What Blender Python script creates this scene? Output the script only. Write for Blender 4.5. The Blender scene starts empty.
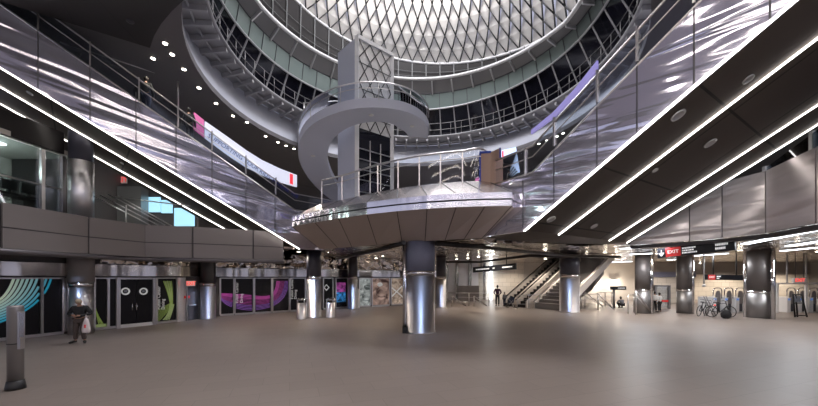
import bpy, math, random
from mathutils import Vector, Matrix
random.seed(7)
PI = math.pi
D = bpy.data
SC = bpy.context.scene
COL = SC.collection
# ------------------------------------------------------------------ camera, world, exposure
F, HX, HY, CZ = 330.0, 409.0, 278.0, 2.5
cam = D.objects.new('camera', D.cameras.new('camera'))
COL.objects.link(cam)
cam.location = (0, 0, CZ)
cam.rotation_euler = (PI / 2, 0, 0)
cam.data.sensor_width = 36
cam.data.lens = F / 818 * 36
cam.data.shift_y = (HY - 203) / 818
cam.data.clip_end = 300
SC.camera = cam
SC.view_settings.view_transform = 'Standard'
SC.view_settings.look = 'None'
SC.view_settings.gamma = 1
SC.view_settings.exposure = 0.45
W = D.worlds.new('world'); SC.world = W; W.use_nodes = True
bg = W.node_tree.nodes['Background']
bg.inputs[0].default_value = (0.50, 0.52, 0.68, 1)
bg.inputs[1].default_value = 0.75


def light(name, kind, loc, energy, color=(1, 1, 1), size=1.0, rot=(0, 0, 0), spot=None, blend=0.5):
    l = D.lights.new(name, kind); l.energy = energy; l.color = color
    if kind == 'AREA':
        l.shape = 'DISK'; l.size = size
    else:
        l.shadow_soft_size = size
    if kind == 'SPOT':
        l.spot_size = spot; l.spot_blend = blend
    o = D.objects.new(name, l); COL.objects.link(o)
    o.location = loc; o.rotation_euler = rot
    return o


light('skylight_light', 'AREA', (0.3, 20, 31), 3200, (0.93, 0.94, 1.0), 9)
light('dome_uplight', 'AREA', (0.6, 19, 24.2), 2600, (1.0, 0.96, 0.92), 11, (PI, 0, 0))


# ------------------------------------------------------------------ helpers
def P(px, py, y):
    return Vector(((px - HX) / F * y, y, CZ + (HY - py) / F * y))


def PZ(px, py, z):
    y = (z - CZ) * F / (HY - py)
    return Vector(((px - HX) / F * y, y, z))


def PL(px, py, p0, n):
    d = Vector(((px - HX) / F, 1, (HY - py) / F)); o = Vector((0, 0, CZ)); n = Vector(n)
    return o + d * ((Vector(p0) - o).dot(n) / d.dot(n))


class MB:
    def __init__(s):
        s.v = []; s.f = []; s.sm = []

    def add(s, vs, fs, smooth=False):
        b = len(s.v)
        s.v += [tuple(v) for v in vs]
        s.f += [tuple(i + b for i in f) for f in fs]
        s.sm += [smooth] * len(fs)
        return s

    def box(s, c, d, rz=0, m=None):
        hx, hy, hz = d[0] / 2, d[1] / 2, d[2] / 2
        vs = [Vector((x, y, z)) for z in (-hz, hz) for y in (-hy, hy) for x in (-hx, hx)]
        R = Matrix.Rotation(rz, 3, 'Z') if m is None else m
        c = Vector(c)
        return s.add([R @ v + c for v in vs], [(0, 2, 3, 1), (4, 5, 7, 6), (0, 1, 5, 4), (2, 6, 7, 3), (0, 4, 6, 2), (1, 3, 7, 5)])

    def bar(s, a, b, w, h, up=(0, 0, 1)):
        a = Vector(a); b = Vector(b); x = (b - a); L = x.length
        if L < 1e-6: return s
        x /= L; up = Vector(up); y = up.cross(x)
        if y.length < 1e-4: y = Vector((0, 1, 0)).cross(x)
        y.normalize(); z = x.cross(y)
        m = Matrix((x, y, z)).transposed()
        return s.box((a + b) / 2, (L, w, h), m=m)

    def tube(s, pts, r, n=8, closed=False):
        pts = [Vector(p) for p in pts]; N = len(pts)
        rs = r if isinstance(r, (list, tuple)) else [r] * N
        vs = []; up = Vector((0, 0, 1)); prev = None
        for i, p in enumerate(pts):
            if closed:
                t = pts[(i + 1) % N] - pts[i - 1]
            else:
                t = pts[min(i + 1, N - 1)] - pts[max(i - 1, 0)]
            t.normalize()
            if prev is None:
                a = t.cross(up)
                if a.length < 0.05: a = t.cross(Vector((1, 0, 0)))
            else:
                a = prev - t * prev.dot(t)
                if a.length < 1e-4: a = t.cross(up)
            a.normalize(); prev = a; b = t.cross(a)
            for k in range(n):
                th = 2 * PI * k / n
                vs.append(p + (a * math.cos(th) + b * math.sin(th)) * rs[i])
        fs = []
        for i in range(N if closed else N - 1):
            j = (i + 1) % N
            for k in range(n):
                l = (k + 1) % n
                fs.append((i * n + k, i * n + l, j * n + l, j * n + k))
        s.add(vs, fs, True)
        if not closed:
            b0 = len(s.v) - len(vs)
            s.f.append(tuple(b0 + k for k in range(n))[::-1]); s.sm.append(False)
            s.f.append(tuple(b0 + (N - 1) * n + k for k in range(n))); s.sm.append(False)
        return s

    def lathe(s, c, prof, n=32, caps=True, sx=1, sy=1):
        c = Vector(c); vs = []
        for r, z in prof:
            for k in range(n):
                t = 2 * PI * k / n
                vs.append(c + Vector((r * sx * math.cos(t), r * sy * math.sin(t), z)))
        fs = []
        for i in range(len(prof) - 1):
            for k in range(n):
                l = (k + 1) % n
                fs.append((i * n + k, i * n + l, (i + 1) * n + l, (i + 1) * n + k))
        s.add(vs, fs, True)
        if caps:
            b0 = len(s.v) - len(vs); m = len(prof) - 1
            s.f.append(tuple(b0 + k for k in range(n))[::-1]); s.sm.append(False)
            s.f.append(tuple(b0 + m * n + k for k in range(n))); s.sm.append(False)
        return s

    def prism(s, pts, ext):
        n = len(pts); a = [Vector(p) for p in pts]; e = Vector(ext)
        fs = [tuple(range(n))[::-1], tuple(range(n, 2 * n))]
        for i in range(n):
            j = (i + 1) % n
            fs.append((i, j, n + j, n + i))
        return s.add(a + [p + e for p in a], fs)

    def loft(s, A, B, closed=False, smooth=True):
        n = len(A); fs = []
        for i in range(n if closed else n - 1):
            j = (i + 1) % n
            fs.append((i, j, n + j, n + i))
        return s.add(list(A) + list(B), fs, smooth)

    def wall(s, pl, z0, z1, t=0.2):
        """vertical wall along a plan polyline; thickness to the left of travel"""
        n = len(pl); off = []
        for i in range(n):
            a = Vector(pl[max(i - 1, 0)]); b = Vector(pl[min(i + 1, n - 1)])
            d = (b - a).normalized(); off.append(Vector((-d.y, d.x)) * t)
        z0s = z0 if isinstance(z0, (list, tuple)) else [z0] * n
        z1s = z1 if isinstance(z1, (list, tuple)) else [z1] * n
        vs = []
        for i, p in enumerate(pl):
            q = Vector(p) + off[i]
            vs += [(p[0], p[1], z0s[i]), (p[0], p[1], z1s[i]), (q.x, q.y, z1s[i]), (q.x, q.y, z0s[i])]
        fs = []
        for i in range(n - 1):
            a = i * 4; b = a + 4
            for k in range(4):
                l = (k + 1) % 4
                fs.append((a + k, b + k, b + l, a + l))
        fs.append((0, 1, 2, 3)); e = (n - 1) * 4; fs.append((e + 3, e + 2, e + 1, e))
        return s.add(vs, fs)

    def build(s, name, mat, parent=None, loc=None):
        me = D.meshes.new(name)
        me.from_pydata(s.v, [], s.f); me.update()
        me.polygons.foreach_set('use_smooth', s.sm)
        if mat is not None: me.materials.append(mat)
        o = D.objects.new(name, me); COL.objects.link(o)
        if parent is not None:
            o.parent = parent
            # geometry is written in world coordinates unless loc is given
            if loc is None:
                off = WORLD.get(parent.name, Vector((0, 0, 0)))
                if off.length > 0:
                    me.transform(Matrix.Translation(-off))
        WORLD[o.name] = WORLD.get(parent.name, Vector((0, 0, 0))) if parent is not None else Vector((0, 0, 0))
        return o


WORLD = {}
I3 = (1, 1, 1)


def tag(o, label, cat, group=None, kind=None):
    if label: o['label'] = label
    if cat: o['category'] = cat
    if group: o['group'] = group
    if kind: o['kind'] = kind
    return o


def struct(o, label=None):
    o['kind'] = 'structure'
    if label: o['label'] = label
    return o


def thing(name, label, cat, loc=(0, 0, 0), group=None, rz=0):
    o = D.objects.new(name, None); COL.objects.link(o); o.location = loc
    o.empty_display_size = 0.2
    o.rotation_euler.z = rz
    WORLD[o.name] = Vector(loc)
    return tag(o, label, cat, group)


def copy_tree(o, loc=None, rz=None, label=None, parent=None):
    c = o.copy(); COL.objects.link(c)
    if parent is not None: c.parent = parent
    if loc is not None: c.location = loc
    if rz is not None: c.rotation_euler.z = rz
    if label: c['label'] = label
    for ch in [x for x in KIDS.get(o.name, [])]:
        copy_tree(ch, parent=c)
    return c


KIDS = {}


def index_kids(o):
    for x in D.objects:
        if x.parent is not None:
            KIDS.setdefault(x.parent.name, [])
            if x not in KIDS[x.parent.name]: KIDS[x.parent.name].append(x)


# ------------------------------------------------------------------ materials
M = {}


def mat(name, col, rough=0.5, metal=0.0, emit=None, es=1.0, alpha=None, spec=None):
    m = D.materials.new(name); m.use_nodes = True
    b = m.node_tree.nodes['Principled BSDF']
    b.inputs['Base Color'].default_value = (*col, 1)
    b.inputs['Roughness'].default_value = rough
    b.inputs['Metallic'].default_value = metal
    if emit is not None:
        b.inputs['Emission Color'].default_value = (*emit, 1)
        b.inputs['Emission Strength'].default_value = es
    if alpha is not None: b.inputs['Alpha'].default_value = alpha
    if spec is not None: b.inputs['Specular IOR Level'].default_value = spec
    M[name] = m
    return m


def nodes(m):
    nt = m.node_tree
    return nt, nt.nodes, nt.links, nt.nodes['Principled BSDF']


def add_noise_color(m, scale, c1, c2, detail=4, mapping=(1, 1, 1)):
    nt, N, L, b = nodes(m)
    tc = N.new('ShaderNodeTexCoord'); mp = N.new('ShaderNodeMapping'); mp.inputs['Scale'].default_value = mapping
    n = N.new('ShaderNodeTexNoise'); n.inputs['Scale'].default_value = scale; n.inputs['Detail'].default_value = detail
    r = N.new('ShaderNodeValToRGB')
    r.color_ramp.elements[0].position = 0.3; r.color_ramp.elements[1].position = 0.7
    r.color_ramp.elements[0].color = (*c1, 1); r.color_ramp.elements[1].color = (*c2, 1)
    L.new(tc.outputs['Object'], mp.inputs[0]); L.new(mp.outputs[0], n.inputs['Vector'])
    L.new(n.outputs['Fac'], r.inputs[0]); L.new(r.outputs[0], b.inputs['Base Color'])
    return m


def add_bump(m, scale, mapping=(1, 1, 1), strength=0.3, dist=0.1, detail=2, axes=None, distort=0.0):
    """axes: (vectorA, vectorB): noise coordinates are (p.A, p.B, 0) in metres"""
    nt, N, L, b = nodes(m)
    tc = N.new('ShaderNodeTexCoord'); src = tc.outputs['Object']
    if axes:
        cx = N.new('ShaderNodeCombineXYZ')
        for i, a in enumerate(axes):
            vm = N.new('ShaderNodeVectorMath'); vm.operation = 'DOT_PRODUCT'; vm.inputs[1].default_value = a
            L.new(src, vm.inputs[0]); L.new(vm.outputs['Value'], cx.inputs[i])
        src = cx.outputs[0]
    mp = N.new('ShaderNodeMapping'); mp.inputs['Scale'].default_value = mapping
    n = N.new('ShaderNodeTexNoise'); n.inputs['Scale'].default_value = scale; n.inputs['Detail'].default_value = detail
    n.inputs['Distortion'].default_value = distort; n.inputs['Roughness'].default_value = 0.4
    bu = N.new('ShaderNodeBump'); bu.inputs['Strength'].default_value = strength; bu.inputs['Distance'].default_value = dist
    L.new(src, mp.inputs[0]); L.new(mp.outputs[0], n.inputs['Vector'])
    L.new(n.outputs['Fac'], bu.inputs['Height']); L.new(bu.outputs[0], b.inputs['Normal'])
    return m


def brick_axes(m, A, B, bw, bh, mortar, c1, c2, cm, offset=0.0, msmooth=0.0):
    """panel joints drawn in metres along two world directions"""
    nt, N, L, b = nodes(m)
    tc = N.new('ShaderNodeTexCoord'); cx = N.new('ShaderNodeCombineXYZ')
    for i, a in enumerate((A, B)):
        vm = N.new('ShaderNodeVectorMath'); vm.operation = 'DOT_PRODUCT'; vm.inputs[1].default_value = a
        L.new(tc.outputs['Object'], vm.inputs[0]); L.new(vm.outputs['Value'], cx.inputs[i])
    br = N.new('ShaderNodeTexBrick'); br.offset = offset; br.inputs['Scale'].default_value = 1
    br.inputs['Brick Width'].default_value = bw; br.inputs['Row Height'].default_value = bh
    br.inputs['Mortar Size'].default_value = mortar; br.inputs['Mortar Smooth'].default_value = msmooth
    br.inputs['Color1'].default_value = (*c1, 1); br.inputs['Color2'].default_value = (*c2, 1)
    br.inputs['Mortar'].default_value = (*cm, 1)
    L.new(cx.outputs[0], br.inputs['Vector']); L.new(br.outputs['Color'], b.inputs['Base Color'])
    return m


# floor: porcelain tile
fl = mat('floor_tile', (0.3, 0.27, 0.25), 0.42)
brick_axes(fl, (0.94, 0.34, 0), (-0.34, 0.94, 0), 1.2, 0.6, 0.006, (0.225, 0.187, 0.165), (0.208, 0.173, 0.152), (0.16, 0.134, 0.118), 0.5)
add_bump(fl, 3, strength=0.04, dist=0.05)
mat('steel', (0.78, 0.77, 0.80), 0.36, 1.0)
add_bump(M['steel'], 2, (1, 1, 0.6), 0.06, 0.05)
mat('steel_smooth', (0.66, 0.65, 0.66), 0.16, 1.0)
mat('steel_rail', (0.60, 0.58, 0.58), 0.28, 1.0)
mat('steel_dark', (0.30, 0.29, 0.29), 0.42, 0.8)
mat('column_paint', (0.16, 0.17, 0.24), 0.6)
add_noise_color(M['column_paint'], 40, (0.15, 0.16, 0.22), (0.19, 0.20, 0.28))
mat('column_dark', (0.055, 0.055, 0.075), 0.35)
mat('bronze_column', (0.15, 0.135, 0.13), 0.45, 0.4)
mat('mirror_ceiling', (0.62, 0.55, 0.49), 0.08, 1.0)
add_bump(M['mirror_ceiling'], 1.6, (1, 1, 1), 0.8, 0.3, 2)
mat('fascia', (0.24, 0.215, 0.21), 0.5, 0.2)
mat('fascia_dark', (0.05, 0.045, 0.05), 0.5)
mat('fascia_lip', (0.14, 0.13, 0.14), 0.35, 0.5)
mat('white_light', (1, 1, 1), 0.5, emit=(1.0, 0.95, 0.9), es=9)
mat('strip_light', (1, 1, 1), 0.5, emit=(1.0, 0.93, 0.87), es=6.5)
mat('cool_light', (1, 1, 1), 0.5, emit=(0.85, 0.92, 1.0), es=5)
mat('downlight', (1, 1, 1), 0.5, emit=(1.0, 0.90, 0.76), es=14)
mat('blue_glow', (0.2, 0.4, 1), 0.5, emit=(0.25, 0.5, 1.0), es=0.2)
mat('black_panel', (0.008, 0.007, 0.009), 0.3, spec=0.25)
mat('black', (0.012, 0.012, 0.013), 0.5)
mat('rubber', (0.02, 0.02, 0.02), 0.8)
mat('dark_wall', (0.12, 0.11, 0.112), 0.5)
mat('dark_metal', (0.09, 0.09, 0.1), 0.4, 0.7)
mat('dark_soffit', (0.19, 0.18, 0.19), 0.6)
mat('black_soffit', (0.018, 0.016, 0.016), 0.35)
mat('glass_dark', (0.008, 0.008, 0.014), 0.06)
mat('glass_green', (0.17, 0.21, 0.20), 0.3)
mat('band_paint', (0.55, 0.56, 0.63), 0.55)
mat('light_paint', (0.56, 0.58, 0.68), 0.5)
mat('walk_metal', (0.38, 0.375, 0.39), 0.55, 0.1)
mat('ledge_metal', (0.20, 0.195, 0.2), 0.5, 0.1)
mat('post_grey', (0.16, 0.16, 0.16), 0.5, 0.3)
mat('pale_metal', (0.55, 0.55, 0.56), 0.35, 0.5)
mat('dome_panel', (0.84, 0.81, 0.78), 0.5, 0.0)
mat('net_cable', (0.03, 0.03, 0.03), 0.5)
mat('white_paint', (0.75, 0.74, 0.74), 0.45)
mat('wood', (0.40, 0.27, 0.21), 0.5)
mat('blue_tape', (0.03, 0.06, 0.35), 0.6)
mat('sign_black', (0.012, 0.013, 0.018), 0.35)
mat('sign_white', (0.8, 0.8, 0.8), 0.5, emit=(1, 1, 1), es=0.4)
mat('sign_red', (0.6, 0.03, 0.03), 0.5, emit=(1, 0.05, 0.04), es=0.12)
mat('exit_red', (0.8, 0.05, 0.05), 0.5, emit=(1, 0.08, 0.06), es=1.0)
mat('shirt_white', (0.75, 0.75, 0.76), 0.8)
mat('cloth_black', (0.018, 0.018, 0.02), 0.85)
mat('cloth_brown', (0.08, 0.06, 0.055), 0.85)
mat('cloth_navy', (0.02, 0.03, 0.06), 0.85)
mat('cloth_purple', (0.06, 0.02, 0.05), 0.85)
mat('cloth_grey', (0.2, 0.21, 0.24), 0.85)
mat('skin', (0.38, 0.22, 0.15), 0.55)
mat('skin_pale', (0.55, 0.36, 0.28), 0.55)
mat('hair', (0.015, 0.012, 0.01), 0.6)
mat('cap_beige', (0.45, 0.38, 0.28), 0.8)
mat('plastic_bag', (0.72, 0.66, 0.66), 0.35)
mat('tile_wall', (0.72, 0.66, 0.58), 0.35)
brick_axes(M['tile_wall'], (1, 0, 0), (0, 0, 1), 0.9, 0.5, 0.012, (0.72, 0.67, 0.6), (0.66, 0.61, 0.54), (0.4, 0.37, 0.33), 0.5)
mat('pale_wall', (0.5, 0.47, 0.44), 0.6)
mat('grey_wall', (0.20, 0.19, 0.185), 0.6)


def glass(name, tint, mixfac, rough=0.03):
    m = D.materials.new(name); m.use_nodes = True; nt = m.node_tree; N = nt.nodes; L = nt.links
    N.clear()
    o = N.new('ShaderNodeOutputMaterial'); mx = N.new('ShaderNodeMixShader')
    t = N.new('ShaderNodeBsdfTransparent'); g = N.new('ShaderNodeBsdfGlossy')
    t.inputs[0].default_value = (*tint, 1); g.inputs[0].default_value = (0.8, 0.82, 0.9, 1); g.inputs['Roughness'].default_value = rough
    fr = N.new('ShaderNodeFresnel'); fr.inputs[0].default_value = 1.45
    ma = N.new('ShaderNodeMath'); ma.operation = 'ADD'; ma.inputs[1].default_value = mixfac
    L.new(fr.outputs[0], ma.inputs[0]); L.new(ma.outputs[0], mx.inputs[0])
    L.new(t.outputs[0], mx.inputs[1]); L.new(g.outputs[0], mx.inputs[2]); L.new(mx.outputs[0], o.inputs[0])
    M[name] = m; return m


glass('clear_glass', (0.82, 0.86, 0.9), 0.03)
glass('shop_glass', (0.6, 0.66, 0.66), 0.06)
glass('tower_glass', (0.5, 0.52, 0.55), 0.35)

# escalator directions (plan) and cladding
LD = Vector((-1, -1, 0.72)); RD = Vector((0.633, -1, 0.694))
LH = Vector((-1, -1, 0)).normalized(); RH = Vector((0.633, -1, 0)).normalized()
LN = Vector((-1, 1, 0)).normalized(); RN = Vector((1, 0.633, 0)).normalized()   # away from the camera


def wavy(name, axes, col):
    m = mat(name, col, 0.09, 0.75)
    add_bump(m, 1.0, (0.24, 1.9, 1), 0.42, 0.34, 1.5, axes=axes, distort=0.4)
    return m


wavy('cladding_left', ((-0.70, -0.70, 0.1), (0.1, 0.1, 0.98)), (0.66, 0.65, 0.76))
wavy('cladding_right', ((0.53, -0.84, 0.0), (0.08, -0.12, 0.98)), (0.68, 0.67, 0.78))
wavy('cladding_fascia', ((0.3, -0.9, 0), (0, 0, 1)), (0.62, 0.57, 0.56))
_f = M['cladding_fascia'].node_tree.nodes['Principled BSDF'].inputs
_f['Roughness'].default_value = 0.24; _f['Metallic'].default_value = 0.6; _f['Base Color'].default_value = (0.78, 0.72, 0.73, 1)
for _n in M['cladding_left'].node_tree.nodes:
    if _n.type == 'BUMP': _n.inputs['Strength'].default_value = 0.32
    if _n.type == 'TEX_NOISE': _n.inputs['Detail'].default_value = 0.8


def soffit_mat(name, A, B):
    m = mat(name, (0.05, 0.045, 0.04), 0.6, 0.0, spec=0.3)
    brick_axes(m, A, B, 2.6, 2.5, 0.03, (0.085, 0.068, 0.058), (0.076, 0.061, 0.053), (0.012, 0.01, 0.01))
    return m


soffit_mat('soffit_left', tuple(LD.normalized()), tuple(LN))
soffit_mat('soffit_right', tuple(RD.normalized()), tuple(RN))

# ------------------------------------------------------------------ setting: floor, ceiling, walls
fb = MB(); fb.box((4, 18, -0.15), (110, 70, 0.3)); struct(fb.build('floor', fl))
cb = MB()
cb.prism([Vector(p + (4.22,)) for p in [(-10.6, 17.6), (-6.0, 20.0), (-4.5, 20), (2.8, 16), (6.5, 16.3), (11.6, 17.1), (13.1, 15.3), (13.7, 12.5), (12.8, 10.2), (12.0, 2), (48, 2), (48, 48), (-30, 48), (-30, 4), (-15, 4), (-14.9, 11.3), (-14.4, 14.1), (-13.2, 16.6)]], (0, 0, 0.12))
struct(cb.build('ceiling', M['mirror_ceiling']))

SF = [(-17.3, 10.5), (-14.9, 15.9), (-13.3, 18.5), (-12.6, 21.5), (-7.9, 25), (-4, 28.4), (0, 30.8), (2.6, 31.8)]
wb = MB(); wb.wall(SF, 0, 4.22, 0.25); struct(wb.build('wall_left', M['dark_wall']))
wt = MB(); wt.wall([(x + 0.12, y - 0.12) for x, y in SF[1:]], 3.2, 4.2, 0.03); struct(wt.build('trim_bulkhead_top', M['mirror_ceiling']))
# upper street-level walls on the left
ub = MB(); ub.wall([(-23, 21.5), (-13.7, 21.5)], 4.9, 9.3, -0.2); ub.wall([(-19, 8), (-18.4, 14.9), (-18.2, 21.4)], 4.9, 9.3, 0.2)
struct(ub.build('wall_left_upper', M['dark_wall']))
# slab the street level stands on
FL = [(-14.9, 7.5), (-14.0, 11.3), (-13.7, 14.07), (-12.96, 16.2), (-11.0, 16.8), (-8.5, 18.0), (-7.2, 18.9)]
sb = MB(); sb.prism([Vector(p + (4.4,)) for p in [(-14.6, 7.5), (-14.25, 11.3), (-13.9, 14.2), (-13.1, 16.45), (-11.2, 17.1), (-9.6, 18.2), (-9.6, 25), (-24, 25), (-24, 7.5)][::-1]], (0, 0, 0.5))
struct(sb.build('floor_street_left', M['dark_wall']))


# curved balcony fascia: two rows of grey panels with dark joints and a rolled lip
def smooth_pl(pl, n=6):
    out = []
    for i in range(len(pl) - 1):
        p0 = Vector(pl[max(i - 1, 0)]); p1 = Vector(pl[i]); p2 = Vector(pl[i + 1]); p3 = Vector(pl[min(i + 2, len(pl) - 1)])
        for k in range(n):
            t = k / n
            out.append(tuple(0.5 * ((2 * p1) + (-p0 + p2) * t + (2 * p0 - 5 * p1 + 4 * p2 - p3) * t * t + (-p0 + 3 * p1 - 3 * p2 + p3) * t ** 3)))
    out.append(tuple(pl[-1])); return out


def fascia_panels(pl, z0, zm, z1, m, name, lip=True):
    root = MB().wall(pl, z0 + 0.03, z1 - 0.05, 0.10).build(name, M['fascia_dark'])
    struct(root)
    pm = MB()
    for a, b in zip(pl[:-1], pl[1:]):
        a = Vector(a); b = Vector(b); d = (b - a).normalized(); n = Vector((d.y, -d.x)) * 0.05
        a2 = a + d * 0.03 + n; b2 = b - d * 0.03 + n
        rows = ((z0, zm - 0.02), (zm + 0.02, z1)) if zm else ((z0, z1),)
        for lo, hi in rows:
            pm.wall([tuple(a2), tuple(b2)], lo, hi, 0.06)
    o = pm.build('cladding_panels', m, root)
    return root


fasc = fascia_panels(FL[1:-1] and [FL[0], FL[1], FL[2], FL[3], FL[4], FL[5], FL[6]], 3.53, 4.25, 5.1, M['fascia'], 'wall_left_balcony')
lp = MB(); lps = [Vector((x + 0.02, y, 3.42)) for x, y in smooth_pl(FL)]
lp.tube(lps, 0.11, 10); lp.build('bullnose_lip', M['fascia_lip'], fasc)

FR = [PZ(630, 245, 4.2), PZ(690, 241, 4.2), PZ(723, 238, 4.2), PZ(767, 233, 4.2), PZ(818, 223, 4.2), Vector((11.2, 6.5, 4.2))]
FR = [(p.x, p.y) for p in FR]
fr = fascia_panels(FR, 4.2, None, 6.55, M['cladding_fascia'], 'wall_right_balcony')
lb = MB(); lb.wall([(x + 0.02, y + 0.02) for x, y in FR], 4.02, 4.17, 0.3); lb.build('soffit_trim', M['fascia_dark'], fr)
# street level room behind the right fascia
rb = MB(); rb.prism([Vector(p + (4.4,)) for p in [(11.9, 17.6), (13.4, 15.5), (13.85, 14), (14.0, 12.4), (13.15, 10.1), (11.9, 6), (40, 6), (40, 26), (12, 26)]], (0, 0, 0.5)); struct(rb.build('floor_street_right', M['dark_wall']))
rw = MB(); rw.wall([(12, 25), (40, 25)], 4.9, 12, 0.2); rw.wall([(22, 6), (22, 25)], 4.9, 12, 0.2); struct(rw.build('wall_right_upper', M['dark_wall']))
wr = MB(); wr.wall([(46, 3), (46, 46)], 0, 4.22, -0.3); struct(wr.build('wall_right', M['grey_wall']))

# far walls of the concourse
bw = MB(); bw.wall([(2.8, 38.0), (8.0, 38.0)], 0, 4.22, 0.3); struct(bw.build('wall_back_steel', M['steel']))
bw = MB(); bw.wall([(8.0, 38.0), (13.2, 38.0)], 0, 4.22, 0.3); struct(bw.build('wall_back_tile', M['tile_wall']))
bw = MB(); bw.wall([(13.2, 38.0), (27, 38.0)], 0, 4.22, 0.3); struct(bw.build('wall_back_plain', M['pale_wall']))
bw = MB(); bw.wall([(27, 38.0), (46, 38.0)], 0, 2.9, 0.3); struct(bw.build('wall_back_gates', M['tile_wall']))
bw = MB(); bw.wall([(27, 37.8), (46, 37.8)], 2.9, 4.22, 0.3); struct(bw.build('wall_back_header', M['grey_wall']))
bw = MB(); bw.wall([(0, 30.9), (2.9, 38)], 0, 4.22, 0.3); struct(bw.build('wall_back_return', M['dark_wall']))
# wall and soffit behind the visitor
bw = MB(); bw.wall([(26, -14), (-26, -14)], 0, 9, -0.4); struct(bw.build('wall_front', M['grey_wall']))

for k, (z_, y_) in enumerate(((4.3, -9.0), (7.6, -10.5), (10.8, -11.5))):  # unseen galleries with lamp lines, added to give the cladding bright reflections
    b = MB(); b.box((0, (y_ - 14) / 2, z_ + 0.2), (52, -14 - y_, 0.4)) ; struct(b.build('floor_added_gallery', M['pale_wall']))
    lt_ = thing('added_gallery_line', ('lowest', 'middle', 'highest')[k] + ' added unseen light line on the rear gallery edge', 'ceiling light', (0, y_, z_))
    l_ = light('rear_fill_lamp', 'AREA', (0, y_ + 0.6, z_ + 0.5), 500, (0.95, 0.93, 1.0), rot=(PI, 0, 0)); l_.data.shape = 'RECTANGLE'; l_.data.size = 36; l_.data.size_y = 0.3
    for x_ in (-15, -5, 5, 15): MB().box((x_, y_ - 0.2, z_ - 0.03), (8.5, 0.16, 0.05)).build('tube', M['white_light'], lt_)
# ------------------------------------------------------------------ atrium rings
CX, CY = 0.3, 20.0
FIT = {}


def fitcone(name, pts):
    # least squares circle in (x/z, y/z) space
    P_ = [((x - HX) / (HY - y), F / (HY - y), (HY - y) / 200) for x, y in pts]
    A = [[0] * 3 for _ in range(3)]; B = [0] * 3
    for a, b, w in P_:
        row = (2 * a, 2 * b, 1); rhs = a * a + b * b
        for i in range(3):
            for j in range(3): A[i][j] += row[i] * row[j]
            B[i] += row[i] * rhs
    Mx = Matrix(A); s = Mx.inverted() @ Vector(B)
    FIT[name] = (s[0], s[1], math.sqrt(s[2] + s[0] ** 2 + s[1] ** 2))


fitcone('dome', [(295, 0), (321, 24), (350, 40), (409, 61), (433, 63), (458, 64), (482, 60), (506, 54), (537, 43), (593, 8)])
fitcone('E3', [(240, 0), (267, 32), (299, 64), (334, 80), (400, 94), (444, 91), (500, 76), (540, 53), (590, 18)])
fitcone('E4', [(254, 0), (281, 21), (307, 48), (334, 65), (400, 82), (422, 82), (455, 75), (489, 63), (512, 53), (545, 40), (592, 10)])
fitcone('E2', [(225, 0), (245, 33), (272, 63), (305, 87), (338, 100), (410, 109), (444, 108), (493, 97), (550, 63), (615, 3)])


def zcone(name, R, phi):
    a0, b0, r = FIT[name]
    lim = math.radians(80)
    p = max(-lim, min(lim, phi))
    if abs(phi) > lim:    # near side of the building: blend the two sides
        k = (abs(phi) - lim) / (PI - lim)
        za = zcone(name, R, lim); zb = zcone(name, R, -lim)
        mine = za if phi > 0 else zb
        return mine * (1 - k) + 0.5 * (za + zb) * k
    X = CX + R * math.sin(p); Y = CY + R * math.cos(p)
    A = X * X + Y * Y; B = -2 * (X * a0 + Y * b0); C = a0 * a0 + b0 * b0 - r * r
    disc = B * B - 4 * A * C
    u = (-B + math.sqrt(max(disc, 0))) / (2 * A)
    return CZ + 1 / u


NR = 108


def ring(R, z, off=0.0, CX=CX):
    out = []
    for k in range(NR):
        ph = -PI + 2 * PI * k / NR
        zz = z(ph) if callable(z) else z
        out.append(Vector((CX + R * math.sin(ph), CY + R * math.cos(ph), zz + off)))
    return out


Z13 = 13.1 + CZ; WX = 0.75
e1 = ring(11.6, 10.7 + CZ); e0 = ring(12.8, Z13, CX=WX)
b = MB(); b.loft(e1, e0, True); b.loft(ring(11.75, 10.7 + CZ), ring(12.95, Z13, CX=WX), True); struct(b.build('trim_1', M['band_paint']))


def arc_soffit(R0, R1, z, a0, a1, t, n=60):
    A = []; B = []
    for k in range(n + 1):
        ph = a0 + (a1 - a0) * k / n
        A.append(Vector((CX + R0 * math.sin(ph), CY + R0 * math.cos(ph), z)))
        B.append(Vector((CX + R1 * math.sin(ph), CY + R1 * math.cos(ph), z)))
    m = MB(); m.loft(A, B, smooth=False); m.loft([p + Vector((0, 0, t)) for p in A], [p + Vector((0, 0, t)) for p in B], smooth=False)
    m.loft(A, [p + Vector((0, 0, t)) for p in A]); m.loft(B, [p + Vector((0, 0, t)) for p in B])
    return m


struct(arc_soffit(11.6, 36, 10.7 + CZ, -2.5, 2.5, 0.3, 60).build('ceiling_gallery', M['dark_soffit']))
mat('lilac_reflector', (0.52, 0.51, 0.64), 0.6)
struct(arc_soffit(11.6, 36, 10.7 + CZ, 2.5, 2 * PI - 2.5, 0.3, 40).build('ceiling_front', M['lilac_reflector']))  # unseen ceiling part, coloured lilac to brighten what the cladding reflects
mat('added_tube', (1, 1, 1), 0.5, emit=(1.0, 0.84, 0.62), es=5)
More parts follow.
